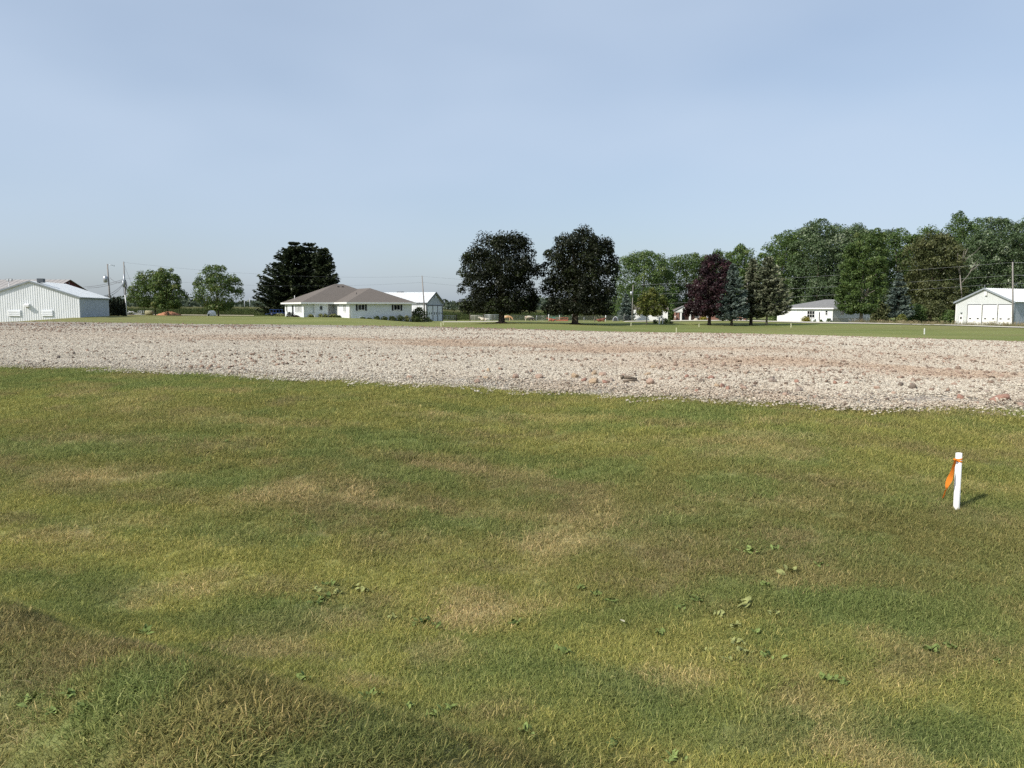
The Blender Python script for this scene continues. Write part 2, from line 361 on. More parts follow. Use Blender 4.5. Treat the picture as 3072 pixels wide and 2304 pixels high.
def leaf_quads(p, nrm, size, aspect=0.6):
    t = unit(np.cross(nrm, RNG.normal(size=p.shape))); b = np.cross(nrm, t)
    s = np.asarray(size)[:, None]
    return np.stack([p - t*s, p - b*s*aspect + t*s*0.15, p + t*s, p + b*s*aspect + t*s*0.15], 1)
def scatter(name, pts, rots, scl, idx, variants, m, grow=None):
    """a 'stuff' object: instances of a few unlinked variant meshes on points"""
    col = bpy.data.collections.new(name + '_variants')
    for i, v in enumerate(variants): v.name = '%s_variant_%02d' % (name, i); col.objects.link(v)
    me = bpy.data.meshes.new(name); me.from_pydata([tuple(p) for p in pts], [], [])
    a = me.attributes.new('rot', 'FLOAT_VECTOR', 'POINT'); a.data.foreach_set('vector', np.asarray(rots, np.float32).ravel())
    a = me.attributes.new('scl', 'FLOAT', 'POINT'); a.data.foreach_set('value', np.asarray(scl, np.float32))
    a = me.attributes.new('idx', 'INT', 'POINT'); a.data.foreach_set('value', np.asarray(idx, np.int32))
    if grow is not None:
        a = me.attributes.new('grow', 'FLOAT_COLOR', 'POINT'); a.data.foreach_set('color', np.concatenate([grow, np.ones((len(grow), 1))], 1).astype(np.float32).ravel())
    me.materials.append(m)
    o = bpy.data.objects.new(name, me); link(o)
    g = bpy.data.node_groups.new(name + '_nodes', 'GeometryNodeTree')
    g.interface.new_socket('Geometry', in_out='INPUT', socket_type='NodeSocketGeometry'); g.interface.new_socket('Geometry', in_out='OUTPUT', socket_type='NodeSocketGeometry')
    gi = g.nodes.new('NodeGroupInput'); go = g.nodes.new('NodeGroupOutput')
    ip = g.nodes.new('GeometryNodeInstanceOnPoints'); ci = g.nodes.new('GeometryNodeCollectionInfo')
    ci.inputs['Collection'].default_value = col; ci.inputs['Separate Children'].default_value = True; ci.inputs['Reset Children'].default_value = True
    def na(nm, dt):
        n = g.nodes.new('GeometryNodeInputNamedAttribute'); n.data_type = dt; n.inputs['Name'].default_value = nm
        return [s for s in n.outputs if s.enabled and s.name == 'Attribute'][0]
    er = g.nodes.new('FunctionNodeEulerToRotation')
    K = g.links.new
    K(na('rot', 'FLOAT_VECTOR'), er.inputs[0]); K(er.outputs[0], ip.inputs['Rotation'])
    K(na('scl', 'FLOAT'), ip.inputs['Scale']); K(na('idx', 'INT'), ip.inputs['Instance Index']); ip.inputs['Pick Instance'].default_value = True
    K(gi.outputs[0], ip.inputs['Points']); K(ci.outputs[0], ip.inputs['Instance']); K(ip.outputs[0], go.inputs[0])
    md = o.modifiers.new('scatter', 'NODES'); md.node_group = g
    return o
def inst_rots(x, y, jitter=0.0):
    e = 0.12
    dzx = (H(x + e, y) - H(x - e, y)) / (2*e); dzy = (H(x, y + e) - H(x, y - e)) / (2*e)
    out = []
    for a, b in zip(dzx, dzy):
        n = Vector((-a, -b, 1)).normalized()
        q = n.to_track_quat('Z', 'Y') @ Euler((0, 0, random.uniform(0, 6.283))).to_quaternion()
        out.append(tuple(q.to_euler()))
    return out

# ------------------------------------------------------------------ the ground sheet
def axis(neg, pos, n, k):
    t = np.linspace(-1, 1, n); s = np.sinh(k * t) / math.sinh(k)
    return np.where(s < 0, -s * neg, s * pos)
xs = axis(-6000, 6000, 341, 8.8); yt = np.linspace(0, 1, 260)
ys = np.concatenate([[-3000, -300, -60, -20, -8, -3, 0, 1.0], np.exp(np.linspace(math.log(1.6), math.log(9000), 380))])
gx, gy = np.meshgrid(xs, ys)
gz = H(gx, gy)
nx, ny = len(xs), len(ys)
gv = np.stack([gx, gy, gz], -1).reshape(-1, 3)
ii = np.arange(nx * ny).reshape(ny, nx)
gf = np.stack([ii[:-1, :-1], ii[:-1, 1:], ii[1:, 1:], ii[1:, :-1]], -1).reshape(-1, 4)
lawn = structure(mesh_obj('lawn', gv, gf.tolist(), lawn_material(), smooth=True))
def far_rgb(x, y):
    a, b_, dry = np.array((0.225, 0.262, 0.080)), np.array((0.285, 0.300, 0.105)), np.array((0.290, 0.262, 0.112))
    f = _sm((fbm(x, y, 0.06, 4, 0.6, 21) - 0.4) / 0.25)[..., None]; c = a + (b_ - a) * f
    g = (_sm((10 - (x + 0.36 * y)) / 38.0) * 0.75)[..., None]; g = np.maximum(g, (0.5 * _sm((fbm(x, y, 0.035, 4, 0.6, 5) - 0.52) / 0.15))[..., None])
    return c + (dry - c) * g
_f = _sm((gv[:, 1] - 30) / 25.0)[:, None]; _near = np.zeros((len(gv), 3)); _k = (gv[:, 1] < 56) & (gv[:, 1] > 0)
_near[:] = OLIVE; _near[_k] = lawn_rgb(gv[_k, 0], gv[_k, 1])
_col = _near * (1 - _f) + far_rgb(gv[:, 0], gv[:, 1]) * _f
_at = lawn.data.attributes.new('grow', 'FLOAT_COLOR', 'POINT'); _at.data.foreach_set('color', np.concatenate([_col, np.ones((len(_col), 1))], 1).astype(np.float32).ravel())

# ------------------------------------------------------------------ gravel pad
NEAR_PX = [(-620,1084),(-300,1091),(0,1101),(150,1104),(300,1107),(430,1113),(570,1122),(760,1131),(900,1140),(1150,1149),(1400,1161),(1700,1178),(2100,1199),(2350,1207),(2600,1219),(2850,1228),(3072,1233),(3400,1246),(3750,1256)]
FAR_PX = [(-620,967),(0,969),(300,970),(780,975),(1000,978),(1230,982),(1536,990),(1860,998),(2100,1003),(2500,1012),(2800,1021),(3072,1030),(3400,1039),(3750,1049)]
def edge(pxs):
    p = [hit(a, b) for a, b in pxs]
    return np.array([q.x for q in p]), np.array([q.y for q in p])
nxs, nys = edge(NEAR_PX); fxs, fys = edge(FAR_PX)
NS, NT = 420, 110
s = np.linspace(0, 1, NS)
def resample(x, y, par):
    d = np.concatenate([[0], np.cumsum(np.hypot(np.diff(x), np.diff(y)))]); d /= d[-1]
    return np.interp(par, d, x), np.interp(par, d, y)
ax_, ay_ = resample(nxs, nys, s); bx_, by_ = resample(fxs, fys, s)
wob = np.interp(np.arange(NS), np.arange(0, NS, 2), RNG.normal(size=(NS + 1) // 2)) * 0.07 + np.interp(np.arange(NS), np.arange(0, NS + 9, 9), RNG.normal(size=NS // 9 + 1)[:len(np.arange(0, NS + 9, 9))] if False else RNG.normal(size=len(np.arange(0, NS + 9, 9)))) * 0.10
ay_ = ay_ + wob
tt = np.linspace(0, 1, NT) ** 1.8
PX = ax_[None] * (1 - tt[:, None]) + bx_[None] * tt[:, None]
PY = ay_[None] * (1 - tt[:, None]) + by_[None] * tt[:, None]
PZ = H(PX, PY)
rise = np.clip(tt * 60, 0, 1)[:, None] * 0.05
PZ = PZ + 0.012 + rise + 0.03 * np.clip(PY / 60, 0, 1) + 0.012 * np.sin(PX * 1.3 + 2 * np.sin(PY * .4)) * np.sin(PY * 0.9)
PZ[0] -= 0.035; PZ[-1] -= 0.10
ii = np.arange(NS * NT).reshape(NT, NS)
gf = np.stack([ii[:-1, :-1], ii[:-1, 1:], ii[1:, 1:], ii[1:, :-1]], -1).reshape(-1, 4)
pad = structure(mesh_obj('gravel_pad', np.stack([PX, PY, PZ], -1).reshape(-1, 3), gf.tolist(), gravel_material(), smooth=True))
# reddish spoil is mixed in along a band down the pad and near the right end
def gauss_px(px, py, rx, ry):
    c = hit(px, py); return c.x, c.y, rx, ry
PINK = [(1000,1020,.14*60,3.2,.75),(1300,1030,9,3.0,.7),(1650,1053,7,2.4,.75),(1850,1056,5,2.0,.6),(2250,1095,5,2.5,.55),(2500,1105,4,2.2,.6),(2700,1125,4,2.0,.5),(700,1025,12,3,.45),(300,1003,12,4,.35),
        (2900,1090,4,3,.3),(1800,1160,1.4,.5,.5),(2200,1178,2.0,.5,.5),(1500,1143,1.6,.5,.35),(2950,1205,1.5,.6,.45),(2500,1200,2,.5,.3),(2000,1050,8,3,.4),(400,1010,10,3,.3)]
pk = np.zeros_like(PX)
ca, sa = math.cos(math.radians(-22)), math.sin(math.radians(-22))
for px, py, rx, ry, w in PINK:
    c = hit(px, py); dx, dy = PX - c.x, PY - c.y
    a, b = dx * ca + dy * sa, -dx * sa + dy * ca
    pk += w * np.exp(-(a / rx) ** 2 - (b / ry) ** 2)
pk = np.clip(pk * np.clip((fbm(PX, PY * 1.6, 0.30, 5, 0.65, 41) - 0.30) * 3.2, 0, 1.4) * 0.78 + 0.06, 0, 0.88)
at = pad.data.attributes.new('pink', 'FLOAT', 'POINT'); at.data.foreach_set('value', pk.ravel().astype(np.float32))

def pad_inside(x, y, margin=0.0):
    """inside test by the near edge line and far edge line"""
    ny_ = np.interp(x, ax_, ay_); fy_ = np.interp(x, bx_, by_)
    return (y > ny_ + margin) & (y < fy_ - margin)
def padz(x, y):
    x = np.asarray(x, float); y = np.asarray(y, float)
    e = np.clip((y - np.interp(x, ax_, ay_)) / 1.2, 0, 1)
    return H(x, y) + 0.012 + 0.05 * e + 0.03 * np.clip(y / 60, 0, 1) + 0.012 * np.sin(x * 1.3 + 2 * np.sin(y * .4)) * np.sin(y * 0.9)

def stone_geo(rad, sub=1, rough=0.28, flat=0.65, seed=0):
    r = np.random.default_rng(seed); bm = bmesh.new(); bmesh.ops.create_icosphere(bm, subdivisions=sub, radius=1.0)
    sx, sy, sz = r.uniform(0.8, 1.35), r.uniform(0.75, 1.1), flat * r.uniform(0.75, 1.25)
    planes = [(unit(r.normal(size=3)), r.uniform(0.62, 0.92)) for _ in range(7)]
    V = []
    for v in bm.verts:
        c = np.array(v.co) * (1 + r.normal() * rough * 0.35)
        for n, d in planes:
            k = c @ n
            if k > d: c = c - n * (k - d)
        V.append((c[0] * sx * rad, c[1] * sy * rad, c[2] * sz * rad))
    Fc = [tuple(v.index for v in f.verts) for f in bm.faces]; bm.free()
    return V, Fc

# crushed stone lying over the near part of the pad
m_peb = pebble_material()
def pebble_patch(seed, n=230, half=0.55):
    r = np.random.default_rng(seed); V, Fc, rd = [], [], []
    for i in range(n):
        rad = float(np.clip(r.lognormal(math.log(0.0112), 0.38), 0.005, 0.034))
        v, f = stone_geo(rad, 0, seed=seed * 1000 + i, flat=0.62)
        ang = r.uniform(0, 6.28); x, y = r.uniform(-half, half, 2); k = len(V); q = r.random()
        c, s_ = math.cos(ang), math.sin(ang)
        V += [(a * c - b * s_ + x, a * s_ + b * c + y, z + rad * 0.12) for a, b, z in v]
        Fc += [tuple(i2 + k for i2 in ff) for ff in f]; rd += [q] * len(f)
    o = mesh_obj('pebbles', V, Fc, m_peb, do_link=False)
    a = o.data.attributes.new('rnd', 'FLOAT', 'FACE'); a.data.foreach_set('value', np.array(rd, np.float32))
    return o
def pink_tint(x, y):
    w = np.zeros(len(x))
    for px, py, rx, ry, k in PINK:
        c = hit(px, py); dx, dy = x - c.x, y - c.y; a, b = dx * ca + dy * sa, -dx * sa + dy * ca; w += k * np.exp(-(a / rx) ** 2 - (b / ry) ** 2)
    w = np.clip(w * np.clip((fbm(x, y * 1.6, 0.30, 5, 0.65, 41) - 0.30) * 3.2, 0, 1.4) * 0.8, 0, 1)[:, None]
    return np.array((1, 1, 1.0)) * (1 - w) + np.array((0.83, 0.71, 0.645)) * w
xr = RNG.uniform(-46, 34, 60000); yr = RNG.uniform(9, 62, 60000)
keep = pad_inside(xr, yr, 0.16) & (np.abs(xr) < 0.76 * yr + 2.5) & (RNG.random(60000) < np.clip((15 / yr) ** 1.4, 0.04, 1.0))
xr, yr = xr[keep], yr[keep]
pebbles = stuff(scatter('loose_gravel', np.stack([xr, yr, padz(xr, yr)], -1), inst_rots(xr, yr), RNG.uniform(0.85, 1.3, len(xr)) * np.clip(yr / 26, 1, 1.4),
                        RNG.integers(0, 5, len(xr)), [pebble_patch(11 + i) for i in range(5)], m_peb, pink_tint(xr, yr)), 'loose pale crushed stone covering the gravel pad', 'gravel')

# brown clods and bigger broken stone strewn over the whole pad
def clod_material():
    m, t, o = new_mat('clod'); a = nd(t, 'ShaderNodeAttribute', attribute_name='rnd')
    r = ramp(t, [(0.0, (0.13, 0.095, 0.072)), (0.45, (0.25, 0.185, 0.14)), (0.75, (0.34, 0.24, 0.185)), (1.0, (0.42, 0.35, 0.275))]); t.links.new(a.outputs['Fac'], r.inputs['Fac'])
    b = nd(t, 'ShaderNodeBsdfDiffuse'); t.links.new(r.outputs['Color'], b.inputs[0]); t.links.new(b.outputs[0], o.inputs['Surface']); return m
m_clod = clod_material()
def clod_patch(seed):
    r = np.random.default_rng(seed); V, Fc, rd = [], [], []
    for i in range(8):
        rad = float(np.clip(r.lognormal(math.log(0.030), 0.35), 0.016, 0.07)); v, f = stone_geo(rad, 1, seed=seed * 500 + i, flat=0.7); x, y = r.normal(0, .55, 2); k = len(V); q = r.random()
        V += [(a + x, b + y, z + rad * .35) for a, b, z in v]; Fc += [tuple(i2 + k for i2 in ff) for ff in f]; rd += [q] * len(f)
    o = mesh_obj('clods', V, Fc, m_clod, do_link=False); a = o.data.attributes.new('rnd', 'FLOAT', 'FACE'); a.data.foreach_set('value', np.array(rd, np.float32)); return o
kx = RNG.uniform(-70, 45, 16000); ky = RNG.uniform(9, 92, 16000); kw = fbm(kx, ky, 0.16, 4, 0.6, 55)
kk = pad_inside(kx, ky, 0.7) & (np.abs(kx) < 0.76 * ky + 2.5) & (RNG.random(16000) < np.clip((kw - 0.40) * 3.2, 0.05, 0.85) * np.clip((38 / ky) ** 1.3, 0, 1)); kx, ky = kx[kk], ky[kk]
stuff(scatter('gravel_clods', np.stack([kx, ky, padz(kx, ky)], -1), inst_rots(kx, ky), RNG.uniform(.7, 1.35, len(kx)) * np.clip(ky / 40, 1, 1.6), RNG.integers(0, 5, len(kx)), [clod_patch(61 + i) for i in range(5)], m_clod), 'small brown clods and broken stone strewn over the gravel pad', 'gravel')

# ------------------------------------------------------------------ near lawn: mown grass blades
m_blade = blade_material()
def grass_patch(seed, n, half, hmin, hmax, wid, lean):
    r = np.random.default_rng(seed)
    p = np.stack([r.uniform(-half, half, n), r.uniform(-half, half, n), np.full(n, -0.004)], -1)
    hgt = r.uniform(hmin, hmax, n) * np.where(r.random(n) < 0.07, 1.5, 1.0)
    an = r.uniform(0, 6.283, n); le = np.clip(r.normal(lean, 0.28, n), 0.05, 1.3)
    d = np.stack([np.cos(an), np.sin(an), np.zeros(n)], -1); side = np.stack([-np.sin(an), np.cos(an), np.zeros(n)], -1)
    tw = r.normal(0, 0.6, n); side = unit(side * np.cos(tw)[:, None] + d * np.sin(tw)[:, None])
    w = (wid * r.uniform(0.6, 1.3, n))[:, None]
    z = np.array([0, 0, 1.0])
    mid = p + d * (hgt * 0.55 * np.sin(le * 0.6))[:, None] + z * (hgt * 0.55 * np.cos(le * 0.6))[:, None]
    tip = mid + d * (hgt * 0.5 * np.sin(le * 1.35))[:, None] + z * (hgt * 0.5 * np.cos(le * 1.35))[:, None]
    q1 = np.stack([p - side * w, p + side * w, mid + side * w * 0.8, mid - side * w * 0.8], 1)
    q2 = np.stack([mid - side * w * 0.8, mid + side * w * 0.8, tip + side * w * 0.25, tip - side * w * 0.25], 1)
    rr = r.random(n)
    return quads_obj('grass', np.concatenate([q1, q2]), m_blade, rnd=np.concatenate([rr, rr]), do_link=False)
gvars = [grass_patch(100 + i, 330, 0.12, 0.022, 0.050, 0.0018, 0.95) for i in range(5)] + [grass_patch(200 + i, 250, 0.12, 0.040, 0.072, 0.0021, 0.95) for i in range(3)]
def grass_points(y0, y1, cell, scl, lush=0.12):
    gx_, gy_ = np.meshgrid(np.arange(-0.80 * y1 - 2, 0.80 * y1 + 2, cell), np.arange(y0, y1, cell)); n_ = gx_.size
    xx = gx_.ravel() + RNG.uniform(-.5, .5, n_) * cell; yy = gy_.ravel() + RNG.uniform(-.5, .5, n_) * cell
    k = (np.abs(xx) < 0.72 * yy + 1.9) & (yy < np.interp(xx, ax_, ay_) + RNG.normal(0.02, 0.05, n_))
    xx, yy = xx[k], yy[k]
    dn = _sm((fbm(xx, yy, 0.8, 3, 0.5, 33) - 0.45) / 0.2)
    ix = np.where(RNG.random(len(xx)) < lush * 2 * dn, RNG.integers(5, 8, len(xx)), RNG.integers(0, 5, len(xx)))
    return xx, yy, scl * RNG.uniform(0.85, 1.2, len(xx)), ix
G = [grass_points(1.4, 5.5, 0.128, 1.0, 0.16), grass_points(5.5, 10, 0.155, 1.15, 0.10), grass_points(10, 23.5, 0.22, 1.5, 0.05)]
gxx, gyy, gss, gii = (np.concatenate(v) for v in zip(*G))
grass = stuff(scatter('grass', np.stack([gxx, gyy, H(gxx, gyy)], -1), inst_rots(gxx, gyy), gss, gii, gvars, m_blade, lawn_rgb(gxx, gyy)), 'short mown olive green grass of the near lawn', 'grass')

# ------------------------------------------------------------------ trees
m_bark = mat('bark', (0.085, 0.068, 0.052), 0.95, 0.3, 3.0, 0.8, 14.0, stretch=(1, 1, 0.25))
m_bark_l = mat('bark_grey', (0.21, 0.19, 0.165), 0.95, 0.3, 3.0, 0.8, 14.0, stretch=(1, 1, 0.25))
LF = {
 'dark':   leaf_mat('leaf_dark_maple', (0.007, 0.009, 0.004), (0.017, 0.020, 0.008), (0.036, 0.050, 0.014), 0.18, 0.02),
 'young':  leaf_mat('leaf_young_maple', (0.056, 0.095, 0.025), (0.115, 0.165, 0.045), (0.22, 0.22, 0.08), 0.25),
 'green':  leaf_mat('leaf_green', (0.044, 0.080, 0.021), (0.104, 0.160, 0.046), (0.205, 0.255, 0.095), 0.25),
 'light':  leaf_mat('leaf_light_green', (0.045, 0.078, 0.020), (0.088, 0.135, 0.036), (0.150, 0.185, 0.065), 0.25),
 'silver': leaf_mat('leaf_silver_maple', (0.044, 0.074, 0.030), (0.102, 0.148, 0.066), (0.30, 0.34, 0.23), 0.22, 0.02),
 'olive':  leaf_mat('leaf_olive', (0.043, 0.053, 0.018), (0.095, 0.106, 0.040), (0.185, 0.185, 0.085), 0.22),
 'purple': leaf_mat('leaf_purple', (0.016, 0.009, 0.011), (0.040, 0.018, 0.022), (0.075, 0.032, 0.038), 0.15, 0.02),
 'yellow': leaf_mat('leaf_yellow_green', (0.060, 0.080, 0.018), (0.120, 0.135, 0.030), (0.23, 0.22, 0.065), 0.25),
 'spruce': leaf_mat('needle_dark', (0.012, 0.018, 0.009), (0.030, 0.040, 0.017), (0.055, 0.068, 0.026), 0.10, 0.02),
 'blue':   leaf_mat('needle_blue', (0.050, 0.072, 0.060), (0.110, 0.145, 0.122), (0.22, 0.255, 0.215), 0.10, 0.02),
 'pine':   leaf_mat('needle_grey_green', (0.062, 0.074, 0.042), (0.145, 0.158, 0.098), (0.28, 0.285, 0.19), 0.10, 0.02),
 'cedar':  leaf_mat('needle_cedar', (0.010, 0.013, 0.007), (0.022, 0.026, 0.012), (0.035, 0.042, 0.018), 0.08, 0.02),
 'shrub':  leaf_mat('leaf_shrub', (0.040, 0.062, 0.022), (0.085, 0.110, 0.036), (0.16, 0.17, 0.07), 0.25),
 'hosta':  leaf_mat('leaf_hosta', (0.12, 0.14, 0.045), (0.24, 0.25, 0.09), (0.42, 0.38, 0.22), 0.25),
 'gold':   leaf_mat('leaf_gold', (0.14, 0.13, 0.02), (0.28, 0.25, 0.035), (0.42, 0.36, 0.07), 0.25),
 'distant': leaf_mat('leaf_distant', (0.035, 0.050, 0.033), (0.066, 0.085, 0.055), (0.095, 0.115, 0.07), 0.2),
 'dryweed': leaf_mat('leaf_dry_weed', (0.11, 0.11, 0.05), (0.22, 0.20, 0.10), (0.34, 0.27, 0.17), 0.25),
}
def profile_of(prof, px, Y, basez):
    """photo outline [(py, left px, right px)] -> arrays of height, left and right reach in metres"""
    q = sorted(((P(px, a, Y).z - basez), (px - b) / F * Y, (c - px) / F * Y) for a, b, c in prof)
    q = np.array(q); return q[:, 0], q[:, 1], q[:, 2]
def crown(name, parent, m, prof, n_clump, n_leaf, leaf, clump=0.17, depth=1.0, inner=0.18, up=0.35):
    hz, rl, rr = prof; rl = rl * 1.05; rr = rr * 1.05
    # sample heights by width
    hs = np.linspace(hz[0], hz[-1], 200); wid = np.interp(hs, hz, np.maximum(rl + rr, 0.05)); cdf = np.cumsum(wid); cdf /= cdf[-1]
    h = np.interp(RNG.random(n_clump), cdf, hs)
    h = np.where(RNG.random(n_clump) < 0.13, hz[0] + (hz[-1] - hz[0]) * RNG.uniform(0, 0.09, n_clump), h)
    l_, r_ = np.interp(h, hz, rl), np.interp(h, hz, rr)
    cx = (r_ - l_) / 2; R = np.maximum((l_ + r_) / 2, 0.15)
    size = float(np.max(wid)) / 2
    cr = np.clip(size * clump * RNG.uniform(0.65, 1.3, n_clump), 0.12, None); cr = np.minimum(cr, R * 0.75 + 0.08)
    th = RNG.uniform(0, 2 * math.pi, n_clump); rad = np.maximum(R - cr * 0.72, 0) * np.where(RNG.random(n_clump) < 0.5, RNG.uniform(0.9, 1.02, n_clump), np.sqrt(RNG.uniform(0.1, 0.95, n_clump)))
    cen = np.stack([cx + rad * np.cos(th), rad * np.sin(th) * depth, h], -1)
    k = int(n_leaf / n_clump)
    d = unit(RNG.normal(size=(n_clump, k, 3))); d[..., 2] = np.where(RNG.random((n_clump, k)) < up, np.abs(d[..., 2]), d[..., 2])
    rr_ = RNG.uniform(0.55, 1.12, (n_clump, k, 1))
    pts = cen[:, None] + d * rr_ * cr[:, None, None] * np.array([1, 1, 0.85])
    tone = np.clip(RNG.normal(0.45, 0.2, (n_clump, 1)) + RNG.normal(0, 0.2, (n_clump, k)), 0, 1)
    nr = unit(d + RNG.normal(0, 0.55, d.shape) + np.array([0, 0, 0.35]))
    pts, nr, tone = pts.reshape(-1, 3), nr.reshape(-1, 3), tone.ravel()
    ni = int(n_leaf * inner)
    if ni:
        h = np.interp(RNG.random(ni), cdf, hs); l_, r_ = np.interp(h, hz, rl), np.interp(h, hz, rr)
        th = RNG.uniform(0, 6.283, ni); q = (l_ + r_) / 2 * 0.72 * np.sqrt(RNG.random(ni))
        pts = np.concatenate([pts, np.stack([(r_ - l_) / 2 + q * np.cos(th), q * np.sin(th) * depth, h], -1)])
        nr = np.concatenate([nr, unit(RNG.normal(size=(ni, 3)))]); tone = np.concatenate([tone, np.clip(RNG.normal(0.4, 0.25, ni), 0, 1)])
    lo = hz[0] - 0.3; keep = pts[:, 2] > max(lo, 0.05); pts, nr, tone = pts[keep], nr[keep], tone[keep]
    sz = leaf * RNG.uniform(0.6, 1.35, len(pts))
    return quads_obj(name, leaf_quads(pts, nr, sz), m, parent, tone), cen
def limbs(parent, m, h0, r0, cen, count, topz, lean=0.0, flare=1.5):
    """tapered trunk with limbs that run out into the crown"""
    lst = []; N = 7; path = []; rad = []
    jx = RNG.normal(0, r0 * 0.25, (N, 2))
    for i in range(N):
        t = i / (N - 1); path.append((jx[i, 0] * t + lean * t * topz, jx[i, 1] * t, -0.15 + (topz * 0.8 + 0.15) * t)); rad.append(r0 * (1 - 0.82 * t) * (flare if i == 0 else 1.0))
    path.insert(1, (0, 0, 0.35)); rad.insert(1, r0 * 1.06)
    lst.append((path, rad))
    sel = RNG.choice(len(cen), min(count, len(cen)), replace=False)
    for i in sel:
        c = Vector(cen[i]); z0 = h0 * RNG.uniform(0.85, 1.0) + (min(c.z, topz * 0.8) - h0) * RNG.uniform(0.0, 0.55) if c.z > h0 else h0 * 0.9
        t = (z0 + 0.15) / (topz * 0.8 + 0.15); a = Vector((lean * t * topz, 0, z0)); mid = a.lerp(c, 0.5) + Vector((0, 0, abs(c.z - z0) * 0.12))
        rb = r0 * (1 - 0.82 * min(t, 1)) * 0.55
        lst.append(([a, mid, c], [rb, rb * 0.6, rb * 0.2]))
    return tubes('trunk', parent, m, lst, 8)
def tree(name, label, cat, base, Y, prof, kind, n_leaf, leaf, n_clump=70, trunk_r=0.3, limb_h=2.5, bark=None, group=None, clump=0.17, limbs_n=9, inner=0.18, depth=1.0, ground=True):
    px, py = base; g = ground_at(px, Y)
    if not ground: g = P(px, py, Y)
    e = empty(name, g, 0, label, cat, group)
    pr = profile_of(prof, px, Y, g.z)
    c, cen = crown('crown', e, LF[kind], pr, n_clump, n_leaf, leaf, clump, depth, inner)
    limbs(e, bark or m_bark, limb_h, trunk_r, cen, limbs_n, pr[0][-1])
    return e
def conifer(name, label, base, Y, prof, kind, levels, per, leaf, trunk_r=0.2, bark=None, group=None, droop=0.18, stems=None, cat='tree', skirt=None):
    px, py = base; g = ground_at(px, Y); e = empty(name, g, 0, label, cat, group)
    hz, rl, rr = profile_of(prof, px, Y, g.z)
    top = hz[-1]; P_, N_, S_, T_ = [], [], [], []
    br = []
    for i in range(levels):
        z = hz[0] + (top - hz[0]) * ((i + RNG.random()) / levels)
        for k in range(per):
            th = RNG.uniform(0, 6.283); c, s_ = math.cos(th), math.sin(th)
            R = (np.interp(z, hz, rr) if c > 0 else np.interp(z, hz, rl)) * abs(c) + 0.5 * (np.interp(z, hz, rr) + np.interp(z, hz, rl)) * (1 - abs(c))
            R = R * RNG.uniform(0.72, 1.06)
            if R < 0.12: R = 0.12
            n = max(4, int(R / (leaf * 0.42)))
            f = np.linspace(0.12, 1.0, n); tilt = RNG.normal(0, 0.05)
            zz = z - droop * R * np.sin(f * 2.2) + 0.16 * R * f ** 3 + tilt * R * f
            base_p = np.stack([R * f * c, R * f * s_, zz], -1)
            tone = np.clip(RNG.normal(0.45, 0.2), 0, 1)
            if len(br) < 46 and RNG.random() < 0.25: br.append(([(0, 0, z), tuple(base_p[n // 2]), tuple(base_p[-1])], [0.05, 0.03, 0.01]))
            for side in (-1, 0, 1, 0):
                off = side * np.array([-s_, c, 0]) * (leaf * 0.55 * (1.3 - f))[:, None]
                pp = base_p + off + RNG.normal(0, leaf * 0.16, (n, 3)) - np.array([0, 0, 1]) * (leaf * 0.22 * abs(side))
                dirv = unit(np.array([c, s_, 0.0]) * 0.8 + side * np.array([-s_, c, 0]) * 0.7 + np.array([0, 0, -0.15]) + RNG.normal(0, 0.22, (n, 3)))
                P_.append(pp); N_.append(dirv); T_.append(np.clip(tone + RNG.normal(0, 0.16, n) + 0.18 * (f - 0.5), 0, 1))
    p = np.concatenate(P_); d = np.concatenate(N_); tone = np.concatenate(T_)
    b = unit(np.cross(d, RNG.normal(size=d.shape))); s_ = (leaf * RNG.uniform(0.7, 1.25, len(p)))[:, None]
    q = np.stack([p - d * s_ * 0.5, p + b * s_ * 0.24, p + d * s_ * 0.6, p - b * s_ * 0.24], 1)
    kp = p[:, 2] > 0.08
    quads_obj('crown', q[kp], LF[kind], e, tone[kp])
    st = stems or [(0.0, 1.0)]
    lst = [([(x, 0, -0.15), (x, 0, top * hgt * 0.5), (x * 0.9, 0, top * hgt * 0.97)], [trunk_r * 1.15, trunk_r * 0.7, 0.03]) for x, hgt in st] + br
    tubes('trunk', e, bark or m_bark, lst, 8)
    return e
def shrub(name, label, loc, rx, ry, h, kind, n=260, leaf=0.09, group=None, cat='shrub', stems=4):
    e = empty(name, loc, 0, label, cat, group)
    hz = np.array([0.02, h * 0.3, h * 0.65, h * 0.9, h]); pr = (hz, rx * np.array([0.75, 1.0, 0.9, 0.55, 0.15]), rx * np.array([0.75, 1.0, 0.92, 0.5, 0.15]))
    c, cen = crown('foliage', e, LF[kind], pr, max(6, n // 22), n, leaf, 0.3, ry / rx, 0.3)
    sel = cen[RNG.choice(len(cen), min(stems, len(cen)), replace=False)]
    tubes('stem', e, m_bark, [([(0, 0, -0.05), tuple(c2 * 0.9)], [0.02, 0.006]) for c2 in sel], 5)
    return e

